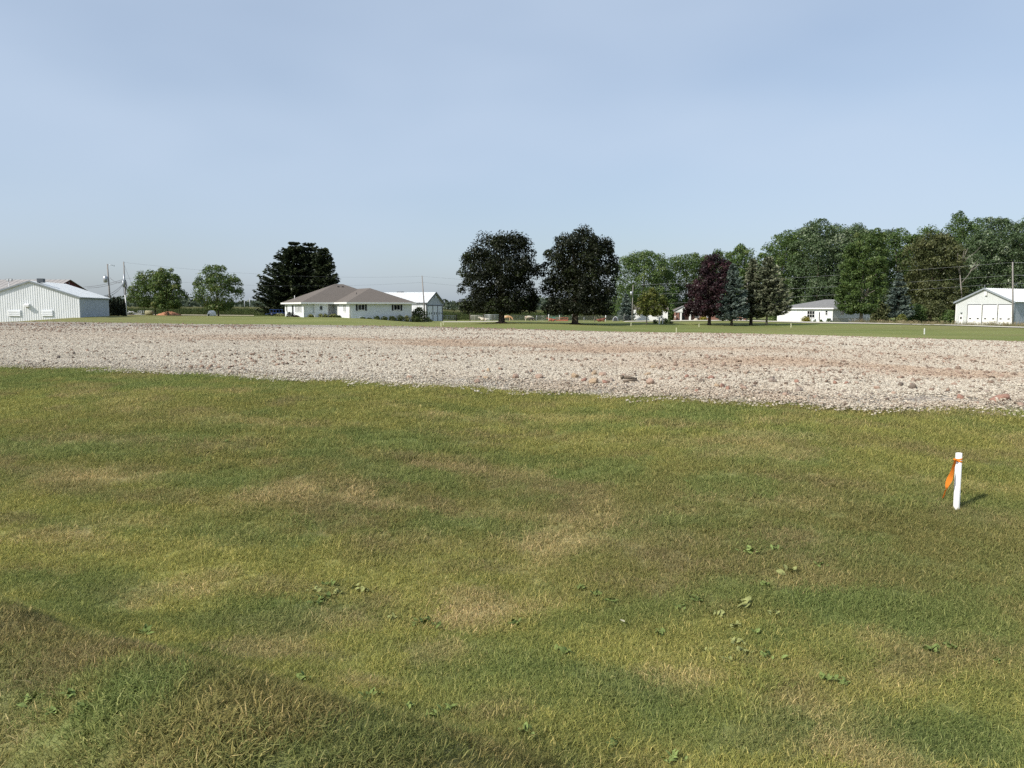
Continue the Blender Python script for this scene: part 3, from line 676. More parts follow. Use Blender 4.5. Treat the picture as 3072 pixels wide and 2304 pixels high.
# two big dark maples
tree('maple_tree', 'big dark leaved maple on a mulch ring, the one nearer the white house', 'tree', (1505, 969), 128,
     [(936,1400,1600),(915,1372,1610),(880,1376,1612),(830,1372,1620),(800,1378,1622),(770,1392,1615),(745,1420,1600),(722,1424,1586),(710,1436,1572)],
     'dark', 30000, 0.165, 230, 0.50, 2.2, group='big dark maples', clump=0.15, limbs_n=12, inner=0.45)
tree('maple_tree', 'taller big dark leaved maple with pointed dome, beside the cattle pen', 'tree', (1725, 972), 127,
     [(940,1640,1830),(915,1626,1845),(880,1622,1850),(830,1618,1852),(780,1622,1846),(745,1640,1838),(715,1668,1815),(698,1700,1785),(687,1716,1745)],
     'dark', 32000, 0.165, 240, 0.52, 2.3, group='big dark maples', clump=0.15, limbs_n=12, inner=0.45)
for px, Y in ((1505, 128), (1725, 127)):
    g = ground_at(px, Y); v = []; f = []; seg = 20
    for k, (r, z) in enumerate(((1.45, -0.06), (1.1, 0.10), (0.55, 0.24), (0.1, 0.28))):
        for i in range(seg):
            a = 6.283 * i / seg; q = r * (1 + 0.08 * math.sin(3 * a + px)); v.append((q * math.cos(a), q * math.sin(a), z))
        if k: f += [((k-1)*seg+i, (k-1)*seg+(i+1) % seg, k*seg+(i+1) % seg, k*seg+i) for i in range(seg)]
    o = mesh_obj('mulch_ring', v, f, MATS.get('mulch') or mat('mulch', (0.07, 0.05, 0.035), 1.0, 0.4, 9.0, 1.0, 30), smooth=True); o.location = g
    tag(o, 'dark mulch mound round the trunk of the ' + ('maple nearer the white house' if px == 1505 else 'taller maple'), 'mulch', 'mulch rings under the maples')
# young maples by the corn
tree('young_maple_tree', 'round young maple with low forked trunk, left of the joined pair', 'tree', (467, 947), 150,
     [(918,425,505),(900,392,520),(880,390,524),(860,402,526),(838,412,520),(820,425,510),(814,440,500)], 'young', 11000, 0.15, 120, 0.12, 1.9, group='young maples before the corn', clump=0.17)
tree('young_maple_tree', 'round young maple with straight thin trunk, right of the joined pair', 'tree', (505, 947), 147,
     [(922,470,540),(903,458,556),(885,455,563),(860,456,556),(835,462,542),(815,470,528),(806,482,520)], 'young', 11000, 0.15, 120, 0.13, 2.0, group='young maples before the corn', clump=0.17)
tree('young_maple_tree', 'round young maple standing alone between the pair and the spruces', 'tree', (656, 948), 148,
     [(928,630,690),(912,604,715),(895,586,731),(875,585,729),(850,592,722),(826,604,708),(808,612,690),(794,630,668)], 'young', 12000, 0.15, 130, 0.15, 1.7, group='young maples before the corn', clump=0.17)
# spruces behind the white house
SPR = [('tall dark spruce behind the house, the broad leftmost of three', (888, 949), 170, [(938,790,960),(915,770,980),(880,772,975),(850,778,960),(820,800,945),(790,822,935),(765,840,922),(742,860,912),(724,882,896)], 34, 15, [(0, 1.0)]),
       ('tall dark spruce behind the house, middle of three', (932, 949), 173, [(930,870,1000),(890,870,1005),(850,872,1000),(810,885,985),(775,890,980),(750,902,962),(727,922,942)], 32, 12, [(0, 1.0)]),
       ('dark spruce behind the house, lower rightmost of three', (972, 949), 169, [(930,900,1020),(890,930,1020),(850,938,1018),(820,945,1014),(790,940,1006),(765,948,998),(742,962,982)], 28, 12, [(0, 1.0)])]
for lb, b, Y, pr, lv, per, st in SPR:
    conifer('spruce_tree', lb, b, Y, pr, 'spruce', lv, per, 0.62, 0.26, group='dark spruces behind the house', stems=st, droop=0.12)
# yard trees on the right of the maples
tree('small_maple_tree', 'small yellow green maple on a thin dark trunk before the white garage', 'tree', (1940, 974), 125,
     [(944,1915,1990),(930,1902,2000),(910,1905,2002),(890,1915,1992),(876,1930,1975),(868,1940,1962)], 'yellow', 9000, 0.125, 90, 0.085, 1.6)
tree('purple_maple_tree', 'deep purple leaved maple next to the blue spruce', 'tree', (2128, 975), 130,
     [(945,2060,2185),(920,2046,2196),(890,2046,2198),(860,2055,2198),(830,2075,2195),(800,2092,2190),(775,2110,2180),(760,2130,2160)], 'purple', 22000, 0.15, 170, 0.28, 1.9, clump=0.15)
conifer('blue_spruce_tree', 'silvery blue spruce between the purple maple and the grey pines', (2195, 977), 127,
        [(950,2146,2240),(935,2143,2246),(910,2150,2240),(880,2158,2234),(850,2168,2226),(820,2178,2214),(800,2188,2204),(788,2194,2197)], 'blue', 26, 12, 0.42, 0.20, group='blue spruces', droop=0.22)
conifer('pine_tree', 'grey green conifer with dark trunk close behind the blue spruce', (2253, 977), 131,
        [(948,2215,2300),(920,2212,2300),(880,2222,2292),(840,2230,2284),(800,2240,2272),(775,2250,2258)], 'pine', 24, 10, 0.48, 0.26, group='grey green conifers', droop=0.2)
conifer('pine_tree', 'grey green conifer with pale trunk, its branches over the white garage end', (2300, 977), 129,
        [(940,2262,2352),(915,2250,2378),(885,2252,2370),(850,2258,2352),(815,2266,2338),(790,2276,2322),(768,2294,2306)], 'pine', 25, 11, 0.48, 0.17, m_bark_l, group='grey green conifers', droop=0.2)
conifer('blue_spruce_tree', 'small dusty blue spruce beside the utility pole', (1878, 961), 182,
        [(958,1848,1906),(940,1852,1904),(915,1862,1896),(895,1870,1888),(882,1877,1880)], 'blue', 18, 10, 0.5, 0.15, group='blue spruces', droop=0.25)
conifer('blue_spruce_tree', 'blue spruce at the edge of the wood by the grey steel garage', (2692, 962), 172,
        [(945,2648,2738),(920,2652,2732),(890,2662,2722),(860,2672,2712),(835,2682,2702),(815,2691,2694)], 'blue', 22, 10, 0.55, 0.16, group='blue spruces', droop=0.25)
# big trees of the wood
tree('cottonwood_tree', 'tall bright tree with thick trunk in front of the shaded house end', 'tree', (2583, 966), 152,
     [(938,2535,2615),(915,2508,2632),(880,2512,2650),(845,2505,2655),(810,2520,2650),(770,2515,2655),(730,2530,2645),(700,2560,2640),(688,2590,2625)], 'light', 24000, 0.19, 200, 0.36, 3.0, m_bark_l, clump=0.14, limbs_n=10)
WOOD = [
 ('broad dark green tree behind the small blue spruce', 1930, 235, [(955,1830,2015),(900,1826,2026),(850,1830,2026),(800,1842,2014),(770,1868,1990),(755,1905,1962)], 'green', 14000),
 ('pale green tree between the dark green tree and the purple maple', 2055, 245, [(955,1975,2150),(900,1965,2160),(840,1970,2155),(800,1982,2140),(775,2000,2118),(762,2035,2090)], 'light', 12000),
 ('dark green tree rising behind the blue spruce', 2215, 225, [(945,2140,2300),(880,2140,2300),(820,2150,2290),(780,2165,2280),(752,2185,2250),(738,2205,2228)], 'green', 11000),
 ('dark green tree sloping up at the left end of the tall wood', 2330, 215, [(950,2270,2410),(880,2262,2420),(800,2264,2420),(750,2275,2410),(715,2300,2395),(690,2335,2375)], 'green', 10000),
 ('tall silvery maple above the white ranch house roof', 2450, 208, [(945,2360,2540),(880,2352,2552),(800,2350,2555),(740,2365,2550),(700,2390,2530),(670,2415,2490),(656,2438,2470)], 'silver', 15000),
 ('silvery maple behind the shaded house end', 2560, 205, [(945,2490,2650),(860,2480,2660),(780,2485,2655),(730,2495,2640),(695,2520,2600),(680,2545,2575)], 'silver', 12000),
 ('bushy green tree right of the thick trunked tree', 2690, 212, [(950,2620,2770),(880,2612,2775),(800,2615,2770),(740,2630,2755),(705,2650,2730),(684,2675,2705)], 'green', 10000),
 ('olive leaved willow in the middle of the right hand wood', 2790, 190, [(945,2705,2875),(880,2700,2880),(820,2695,2885),(770,2705,2875),(730,2725,2860),(705,2760,2830)], 'olive', 13000),
 ('highest dark tree with peaked top in the right hand wood', 2860, 228, [(950,2780,2930),(860,2775,2935),(780,2778,2932),(720,2785,2925),(680,2805,2910),(650,2838,2885),(637,2855,2872)], 'green', 11000),
 ('silvery maple above the grey steel garage', 2965, 205, [(945,2880,3045),(860,2872,3055),(780,2875,3055),(720,2885,3045),(680,2905,3030),(655,2935,2990)], 'silver', 14000),
 ('silvery maple at the right end of the wood', 3085, 200, [(945,3000,3200),(860,2990,3210),(780,2992,3210),(720,3000,3200),(685,3020,3170),(662,3050,3130)], 'silver', 12000),
 ('green tree showing above the purple maple', 2150, 250, [(955,2080,2230),(880,2075,2235),(820,2080,2230),(785,2095,2212),(765,2120,2185),(756,2140,2165)], 'green', 9000),
 ('green tree filling the skyline between the dark sloping tree and the tall silvery maple', 2395, 236, [(950,2310,2480),(860,2305,2485),(780,2310,2480),(730,2325,2465),(700,2350,2440),(686,2380,2415)], 'green', 9000),
 ('green tree behind the two silvery maples above the house', 2512, 240, [(950,2430,2600),(860,2425,2605),(780,2430,2600),(720,2440,2585),(690,2465,2560),(674,2495,2530)], 'green', 9000),
 ('green tree on the skyline right of the thick trunked tree top', 2640, 242, [(950,2560,2720),(860,2550,2730),(780,2555,2725),(730,2570,2712),(700,2600,2685),(688,2625,2660)], 'silver', 9000),
 ('dark tree on the skyline left of the highest tree', 2765, 240, [(950,2690,2850),(860,2680,2860),(780,2685,2855),(730,2700,2840),(700,2725,2810),(684,2750,2785)], 'green', 9000),
 ('dark tree on the skyline between the highest tree and the garage maple', 2915, 244, [(950,2830,3000),(860,2825,3005),(780,2830,3000),(720,2845,2985),(685,2870,2960),(664,2900,2932)], 'green', 9000),
 ('dark tree on the skyline above the garage roof', 3025, 240, [(950,2940,3110),(860,2935,3115),(780,2940,3110),(720,2955,3095),(690,2980,3070),(668,3010,3042)], 'silver', 9000),
]
for lb, px, Y, pr, kd, n in WOOD:
    tree('wood_tree', lb, 'tree', (px, 960), Y, pr, kd, int(n * 1.9), 0.235, 200, 0.42, 5.0, m_bark, 'trees of the wood', clump=0.15, limbs_n=8, inner=0.42)
for lb, px, Y, hp, wp, kd in [('low dark bush at the foot of the wood beside the shaded house end', 2640, 172, 58, 70, 'olive'), ('yellow green bush before the blue spruce at the wood edge', 2705, 168, 26, 34, 'yellow'),
                       ('dark round bush left of the grey steel garage', 2800, 180, 70, 100, 'olive'), ('small dark bush against the grey steel garage corner', 2850, 172, 40, 60, 'green'), ('broad dark bush in the gap behind the small spruce', 2745, 178, 60, 70, 'green'),
                       ('shadowy bush behind the conifers', 2350, 190, 60, 110, 'green'), ('dark bush left of the brick porch', 2010, 200, 45, 60, 'green'), ('bushy growth behind the red feeder', 1690, 205, 45, 130, 'green'), ('olive bush behind the taller maple trunk', 1790, 200, 40, 120, 'olive'), ('bush left of the small blue spruce', 1840, 200, 38, 60, 'green'), ('grey green bush beyond the field gate', 1362, 214, 28, 40, 'olive')]:
    g = ground_at(px, Y); w = wp / F * Y / 2; h = hp / F * Y
    shrub('bush', lb, g, w, w * 0.8, h, kd, 1900, 0.20, 'bushes along the wood', stems=6)
# bare dead tree showing pale limbs inside the wood
g = ground_at(2885, 184); e = empty('dead_tree', g, 0, 'bare dead tree with pale forked limbs before the olive willow', 'tree')
def D(px, py, dy=0): q = P(px, py, 184 + dy) - g; return q
tubes('trunk', e, m_bark_l, [([(0, 0, -0.2), D(2886, 900), D(2880, 825)], [0.2, 0.15, 0.10])], 7)
for pth in ([D(2884,850), D(2905,825), D(2925,790), D(2937,778)], [D(2881,830), D(2878,800), D(2890,765), D(2895,740)], [D(2880,800), D(2900,775), D(2920,762), D(2945,738)], [D(2880,825), D(2870,790), D(2874,760)], [D(2910,815), D(2930,800), D(2940,790)], [D(2882,790), D(2893,770), D(2903,745)]):
    tube('limb', e, m_bark_l, pth, [0.09, 0.07, 0.045, 0.02][:len(pth)], 6)
# columnar cedars beside the white barn
for i, (px, top, lb) in enumerate([(333, 893, 'tall dark columnar cedar against the white barn corner'), (345, 889, 'dark columnar cedar, second from the white barn, with pointed top'), (356, 893, 'dark columnar cedar, third from the white barn'), (366, 897, 'dark columnar cedar, fourth from the white barn'), (374, 900, 'dark columnar cedar at the pole end of the row')]):
    Y = 128 + i * 0.7; pr = [(946, px-6.5, px+6.5), (930, px-7.5, px+7.5), (912, px-6, px+6), (top+6, px-3, px+3), (top, px-.6, px+.6)]
    e = empty('cedar_tree', ground_at(px, Y), 0, lb, 'tree', 'columnar cedars by the barn')
    crown('crown', e, LF['cedar'], profile_of(pr, px, Y, e.location.z), 60, 1900, 0.11, 0.3, 1.0, 0.3, 0.6)
    tubes('trunk', e, m_bark, [([(0, 0, -0.1), (0, 0, 2.6)], [0.08, 0.02])], 6)
# far wooded skyline and corn
def skyline():
    V = []; T = []
    for i in range(1500):
        u = RNG.uniform(-1.1, 0.9); Y = RNG.uniform(620, 950); hh = (13.0 + 3.5 * math.sin(u * 23) + 2.0 * math.sin(u * 57 + 1) + RNG.normal(0, 1.3)) * Y / 850; hh = max(hh, 4)
        x = u * Y; z0 = h1(x, Y); R = RNG.uniform(5, 9); n = 26
        d = unit(RNG.normal(size=(n, 3))); p = np.array([x, Y, z0 + hh * 0.5]) + d * np.array([R, R, hh * 0.5])
        V.append(leaf_quads(p, unit(d + RNG.normal(0, .5, d.shape)), RNG.uniform(1.2, 2.4, n), 0.7)); T.append(np.clip(RNG.normal(.45, .25) + RNG.normal(0, .15, n), 0, 1))
    return quads_obj('treeline', np.concatenate(V), LF['distant'], rnd=np.concatenate(T))
stuff(skyline(), 'far dark wooded treeline along the horizon', 'treeline')
m_corn = leaf_mat('corn_leaf', (0.060, 0.085, 0.028), (0.105, 0.135, 0.048), (0.24, 0.23, 0.11), 0.3)
def corn_patch(seed):
    r = np.random.default_rng(seed); V = []; T = []
    for i in range(9):
        x, y = r.uniform(-0.9, 0.9), r.uniform(-0.25, 0.25); hgt = r.uniform(2.15, 2.5)
        V.append([(x-.02, y, 0), (x+.02, y, 0), (x+.015, y, hgt), (x-.015, y, hgt)]); T.append(0.5)
        V.append([(x-.05, y, hgt-.1), (x+.05, y, hgt-.1), (x+.10, y+.03, hgt+.25), (x-.10, y-.03, hgt+.25)]); T.append(0.97)
        for k in range(9):
            z = 0.35 + k * 0.22 + r.uniform(-.05, .05); a = r.uniform(0, 6.28); c, s_ = math.cos(a), math.sin(a); l = r.uniform(.45, .75); w = .05
            p0 = np.array([x, y, z]); p1 = p0 + np.array([c * l * .5, s_ * l * .5, l * .45]); p2 = p0 + np.array([c * l, s_ * l, l * r.uniform(-.1, .35)]); sd = np.array([-s_, c, 0]) * w
            V.append([p0 - sd, p0 + sd, p1 + sd, p1 - sd]); V.append([p1 - sd, p1 + sd, p2 + sd * .2, p2 - sd * .2]); t = np.clip(r.normal(.45, .25), 0, .9); T += [t, t]
    return quads_obj('corn', np.array(V, float), m_corn, rnd=np.array(T), do_link=False)
cx_, cy_ = [], []
for r in range(34):
    Yr = 232 + r * 2.8
    for x in np.arange(-0.66 * Yr, 0.10 * Yr, 1.75):
        Y2 = Yr - 26 * _sm(np.array([(x + 70) / 60.0]))[0]
        cx_.append(x + RNG.uniform(-.3, .3)); cy_.append(Y2 + RNG.uniform(-.25, .25))
cx_, cy_ = np.array(cx_), np.array(cy_)
corn = stuff(scatter('corn_field', np.stack([cx_, cy_, H(cx_, cy_) - 0.03], -1), np.stack([0*cx_, 0*cx_, RNG.choice([0, math.pi], len(cx_)) + RNG.normal(0, .08, len(cx_))], -1), RNG.uniform(.93, 1.06, len(cx_)), RNG.integers(0, 4, len(cx_)), [corn_patch(500 + i) for i in range(4)], m_corn), 'field of tall green corn with pale tassels', 'corn')

# ------------------------------------------------------------------ buildings
m_white = mat('white_paint', (0.76, 0.76, 0.74), 0.55, 0.04, 1.2)
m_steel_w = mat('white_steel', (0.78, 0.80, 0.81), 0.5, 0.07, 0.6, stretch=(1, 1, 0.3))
m_steel_shade = mat('steel_shade_tone', (0.40, 0.44, 0.48), 0.55, 0.06, 0.6, stretch=(1, 1, 0.3))  # steel with the shade of the sunless walls put into its colour
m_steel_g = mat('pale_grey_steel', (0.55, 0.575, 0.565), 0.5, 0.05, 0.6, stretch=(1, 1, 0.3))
m_roof_w = mat('white_roof_steel', (0.66, 0.68, 0.67), 0.45, 0.05, 0.5)
m_roof_grey = mat('weathered_roof', (0.33, 0.31, 0.29), 0.8, 0.14, 0.5, stretch=(0.4, 2, 1))
m_trim = mat('dark_trim', (0.085, 0.095, 0.105), 0.5, 0.1)
m_trim_g = mat('grey_trim', (0.26, 0.29, 0.31), 0.5, 0.08)
m_red = mat('barn_red', (0.10, 0.022, 0.022), 0.8, 0.2, 1.0)
m_siding = mat('pale_siding', (0.70, 0.735, 0.75), 0.6, 0.05, 0.7)
m_siding_shade = mat('siding_shade_tone', (0.50, 0.51, 0.52), 0.6, 0.05, 0.7)  # siding with the shade of recess and sunless end put into its colour
m_shingle = mat('brown_shingle', (0.142, 0.122, 0.104), 0.95, 0.22, 5.0, 0.5, 6.0, stretch=(1, 1, 3))
m_shingle_g = mat('grey_shingle', (0.205, 0.205, 0.20), 0.95, 0.2, 5.0, 0.5, 6.0, stretch=(1, 1, 3))
m_glass = mat('dark_glass', (0.012, 0.014, 0.017), 0.08, 0.2, 1.0, spec=0.5)
m_shutter = mat('black_shutter', (0.022, 0.024, 0.028), 0.6, 0.2)
m_conc = mat('concrete', (0.40, 0.385, 0.35), 0.9, 0.12, 2.0)
m_metal = mat('galvanised', (0.42, 0.44, 0.46), 0.4, 0.1, 2.0, metal=0.5)
m_black = mat('black_metal', (0.02, 0.02, 0.022), 0.5, 0.2)
m_wood = mat('weathered_wood', (0.16, 0.135, 0.11), 0.95, 0.3, 4.0, 0.6, 20, stretch=(1, 1, 0.2))
m_pole = mat('pole_wood', (0.24, 0.225, 0.21), 0.95, 0.25, 2.0, 0.5, 20, stretch=(1, 1, 0.1))
YAW = math.radians(31.5)

def rib_panel(name, parent, m, O, U, wid, zb, zt, N, ribs=3, rh=0.03, off=0.0):
    """one ribbed steel sheet: starts at local O (x,y), runs along unit U, outward normal N; zt is a function of distance"""
    prof = []; step = wid / ribs
    for k in range(ribs):
        a = k * step
        prof += [(a + 0.001, 0), (a + step * 0.62, 0), (a + step * 0.70, rh), (a + step * 0.86, rh), (a + step * 0.94, 0)]
    prof.append((wid - 0.001, 0))
    V = []; 
    for d, h in prof:
        x, y = O[0] + U[0] * d + N[0] * h, O[1] + U[1] * d + N[1] * h
        V += [(x, y, zb), (x, y, zt(d + off))]
    Fc = [(2*i, 2*i+2, 2*i+3, 2*i+1) for i in range(len(prof) - 1)]
    return mesh_obj(name, V, Fc, m, parent)
def rib_wall(parent, m, O, U, length, zb, zt, N, pw=0.92, rh=0.03, name='wall_panel', ribs=3):
    n = max(1, round(length / pw)); w = length / n
    for i in range(n):
        rib_panel(name, parent, m, (O[0] + U[0] * w * i, O[1] + U[1] * w * i), U, w, zb, zt, N, ribs, rh, w * i)
def roof_panels(parent, m, p0, p1, q0, q1, pw=0.92, th=0.04, name='roof_panel', rib=0.035):
    """ribbed roof sheets between eave line p0-p1 and ridge line q0-q1"""
    p0, p1, q0, q1 = (Vector(v) for v in (p0, p1, q0, q1)); n = max(1, round((p1 - p0).length / pw))
    nr = (p1 - p0).cross(q0 - p0).normalized()
    if nr.z < 0: nr = -nr
    for i in range(n):
        a, b = i / n, (i + 1) / n; V = []; seq = [(0.002, 0), (0.80, 0), (0.84, rib), (0.94, rib), (0.998, 0)]
        for s_, h in seq:
            t = a + (b - a) * s_; V += [p0.lerp(p1, t) + nr * h, q0.lerp(q1, t) + nr * h]
        k = len(V); V += [v - nr * th for v in V]
        Fc = [(2*j, 2*j+2, 2*j+3, 2*j+1) for j in range(len(seq) - 1)]
        Fc += [(k+2*j+1, k+2*j+3, k+2*j+2, k+2*j) for j in range(len(seq) - 1)]
        Fc += [(2*j, k+2*j, k+2*j+2, 2*j+2) for j in range(len(seq) - 1)]
        mesh_obj(name, V, Fc, m, parent)
def lap_wall(name, parent, m, O, U, length, zb, zt, N, pitch=0.24, lap=0.022):
    V, Fc = [], []; z = zb
    while z < zt - 0.02:
        z2 = min(z + pitch, zt); k = len(V)
        a = (O[0] + N[0] * lap, O[1] + N[1] * lap); b = (a[0] + U[0] * length, a[1] + U[1] * length); c = O; d = (O[0] + U[0] * length, O[1] + U[1] * length)
        V += [(*a, z), (*b, z), (*d, z2), (*c, z2), (*c, z), (*d, z)]
        Fc += [(k, k+1, k+2, k+3), (k+4, k+5, k+1, k)]
        z = z2
    return mesh_obj(name, V, Fc, m, parent)
def window(parent, O, U, N, x0, x1, z0, z1, panes=1, rows=1, mf=None, shutters=False, name='window', deep=0.05):
    """framed window on a wall (local 2-D wall frame): window > frame, pane"""
    mf = mf or m_white
    def wp(d, n, z): return (O[0] + U[0] * d + N[0] * n, O[1] + U[1] * d + N[1] * n, z)
    def wbox(nm, par, m, d0, d1, n0, n1, za, zb):
        V = [wp(d, n, z) for z in (za, zb) for d, n in ((d0, n0), (d1, n0), (d1, n1), (d0, n1))]
        return mesh_obj(nm, V, [(0,3,2,1),(4,5,6,7),(0,1,5,4),(1,2,6,5),(2,3,7,6),(3,0,4,7)], m, par)
    w = wbox(name, parent, mf, x0, x1, 0.024, deep, z0, z1)
    fr = 0.07; pw = (x1 - x0 - fr) / panes; ph = (z1 - z0 - fr) / rows
    for i in range(panes):
        for j in range(rows):
            wbox('pane', w, m_glass, x0 + fr + i * pw, x0 + (i + 1) * pw, deep, deep + 0.012, z0 + fr + j * ph, z0 + (j + 1) * ph)
    wbox('sill', w, mf, x0 - 0.04, x1 + 0.04, 0.03, deep + 0.05, z0 - 0.06, z0 - 0.002)
    if shutters:
        sw = (x1 - x0) * 0.26
        wbox('shutter', parent, m_shutter, x0 - sw - 0.05, x0 - 0.05, 0.026, deep + 0.01, z0 - 0.1, z1); wbox('shutter', parent, m_shutter, x1 + 0.05, x1 + sw + 0.05, 0.026, deep + 0.01, z0 - 0.1, z1)
    return w
def wall_box(name, parent, m, O, U, N, d0, d1, n0, n1, z0, z1):
    def wp(d, n, z): return (O[0] + U[0] * d + N[0] * n, O[1] + U[1] * d + N[1] * n, z)
    V = [wp(d, n, z) for z in (z0, z1) for d, n in ((d0, n0), (d1, n0), (d1, n1), (d0, n1))]
    return mesh_obj(name, V, [(0,3,2,1),(4,5,6,7),(0,1,5,4),(1,2,6,5),(2,3,7,6),(3,0,4,7)], m, parent)

# --- white steel barn at the left
yaw = math.radians(12); K0 = P(240, 952, 111)
barn = empty('steel_barn', K0, yaw, 'white ribbed steel barn with low gable and pale roof by the gravel', 'barn')
WB, DB, HE, HR = 12.5, 14.0, 2.93, 5.12
gab = lambda d: HE + (HR - HE) * (1 - abs(d - WB / 2) / (WB / 2))
rib_wall(barn, m_steel_w, (-WB, 0), (1, 0), WB, -1.3, gab, (0, -1), 0.90, 0.03)
rib_wall(barn, m_steel_shade, (0, 0.02), (0, 1), DB, -0.8, lambda d: HE, (1, 0), 0.92, 0.02)
slab('back_wall', barn, m_steel_shade, [(0, DB, -0.8), (-WB, DB, -0.8), (-WB, DB, HE), (-WB/2, DB, HR - .05), (0, DB, HE)], 0.05)
slab('side_wall', barn, m_steel_w, [(-WB, DB, -1.3), (-WB, 0.06, -1.3), (-WB, 0.06, HE), (-WB, DB, HE)], 0.05)
roof_panels(barn, m_roof_w, (0.22, -0.18, HE - 0.04), (0.22, DB + .2, HE - 0.04), (-WB/2, -0.18, HR + 0.05), (-WB/2, DB + .2, HR + 0.05), 0.95)
roof_panels(barn, m_roof_w, (-WB - 0.22, -0.18, HE - 0.04), (-WB - 0.22, DB + .2, HE - 0.04), (-WB/2, -0.18, HR + 0.05), (-WB/2, DB + .2, HR + 0.05), 0.95)
for sgn in (0, 1):
    a = (0.25, HE - 0.02) if sgn else (-WB - 0.25, HE - 0.02)
    pts = [(a[0], -0.20, a[1] - 0.20), (a[0], -0.20, a[1] + 0.02), (-WB/2, -0.20, HR + 0.10), (-WB/2, -0.20, HR - 0.12)]
    slab('rake_trim', barn, m_trim_g, pts if not sgn else pts[::-1], 0.05)
boxes('eave_trim', barn, m_trim_g, [(0.10, 0.24, -0.1, DB + .1, HE - 0.19, HE - 0.07)])
boxes('corner_trim', barn, m_steel_w, [(-0.12, 0.03, -0.06, 0.12, -0.8, HE - 0.1)])
box('ridge_vent', barn, m_trim, -WB/2 + 0.55, -WB/2 + 1.35, 1.0, 1.9, HR - 0.15, HR + 0.42)
def barn_d(px):          # distance along the front from its left corner for a photo column
    u = (px - CX) / F; c, s_ = math.cos(yaw), math.sin(yaw)
    return WB + (u * K0.y - K0.x) / (c - u * s_)
def barn_z(py, px): u = barn_d(px) - WB; return P(px, py, K0.y + u * math.sin(yaw)).z - K0.z
for a, b in ((31, 69), (131, 165)):
    x0, x1 = barn_d(a) - WB, barn_d(b) - WB; z1, z0 = barn_z(930, (a+b)/2), barn_z(948, (a+b)/2)
    lv = box('louvre_vent', barn, m_steel_w, x0, x1, -0.10, -0.047, z0, z1)
    for k in range(3):
        zz = z0 + (z1 - z0) * (k + 0.12) / 3; hgt = (z1 - z0) / 3 * 0.72
        mesh_obj('slat', [(x0 + .05, -.11, zz + hgt), (x1 - .05, -.11, zz + hgt), (x1 - .05, -.17, zz), (x0 + .05, -.17, zz), (x0 + .05, -.11, zz), (x1 - .05, -.11, zz)], [(0, 3, 2, 1), (3, 4, 5, 2), (0, 4, 3), (1, 2, 5)], m_steel_w, lv)
x0, x1 = barn_d(83) - WB, barn_d(96.5) - WB; z1, z0 = barn_z(911, 90), barn_z(920.5, 90)
mesh_obj('vent_hood', [(x0,-.047,z0),(x1,-.047,z0),(x1,-.047,z1),(x0,-.047,z1),(x0,-.50,z0),(x1,-.50,z0),(x1,-.50,z1-.18),(x0,-.50,z1-.18)], [(4,5,6,7),(7,6,2,3),(0,4,7,3),(5,1,2,6)], m_white, barn)
# --- red gabled barn behind it
G0 = Vector((-82.9, 145, 0)); G0.z = h1(-82.9, 145)
rb = empty('red_barn', G0, 0, 'dark red barn with weathered grey roof behind the white steel barn', 'barn')
rz, ez, hw, ln = 7.0 - G0.z, 3.9 - G0.z, 9.2, 40
slab('gable_wall', rb, m_red, [(0, -hw, -0.5), (0, hw, -0.5), (0, hw, ez), (0, 0, rz - 0.08), (0, -hw, ez)], 0.1)
box('front_wall', rb, m_red, -ln, -0.1, -hw, -hw + 0.1, -0.5, ez); box('rear_wall', rb, m_red, -ln, -0.1, hw - 0.1, hw, -0.5, ez)
slab('gable_wall', rb, m_red, [(-ln, hw, -0.5), (-ln, -hw, -0.5), (-ln, -hw, ez), (-ln, 0, rz - 0.08), (-ln, hw, ez)], 0.1)
roof_panels(rb, m_roof_grey, (0.35, -hw - .3, ez - .1), (-ln - .3, -hw - .3, ez - .1), (0.35, 0, rz), (-ln - .3, 0, rz), 0.95)
roof_panels(rb, m_roof_grey, (0.35, hw + .3, ez - .1), (-ln - .3, hw + .3, ez - .1), (0.35, 0, rz), (-ln - .3, 0, rz), 0.95)
box('gable_post', rb, m_trim_g, 0.002, 0.06, -0.08, 0.08, 2.0, rz - 0.3)
fl = empty('floodlight', P(27, 862, 118), 0, 'twin floodlight on a thin post above the white barn roof', 'floodlight'); b0 = fl.location
tube('post', fl, m_metal, [(0, 0, -2.6), (0, 0, 1.1)], 0.04, 6)
for sx in (-0.36, 0.12):
    hd = mesh_obj('lamp_head', [(sx, -.12, .95), (sx + .42, -.12, .95), (sx + .42, -.02, 1.32), (sx, -.02, 1.32), (sx + .06, .22, 1.02), (sx + .36, .22, 1.02), (sx + .36, .22, 1.28), (sx + .06, .22, 1.28)], [(0,1,2,3),(7,6,5,4),(0,4,5,1),(1,5,6,2),(2,6,7,3),(3,7,4,0)], m_trim, fl)
    mesh_obj('lens', [(sx + .05, -.122, .99), (sx + .37, -.122, .99), (sx + .37, -.035, 1.285), (sx + .05, -.035, 1.285)], [(0, 1, 2, 3)], m_trim_g, hd)

# --- white ranch house
A0 = P(912, 951.7, 140)
ho = empty('ranch_house', A0, YAW, 'white sided ranch house with brown hipped roof behind the gravel pad', 'house')
SO, FA, B = 2.42, 0.26, -1.5                 # soffit height, fascia depth, foundation bottom
X1, YD, WX0, WX1, WY = 17.6, 12.4, 6.15, 18.2, -6.7
fz = SO + FA
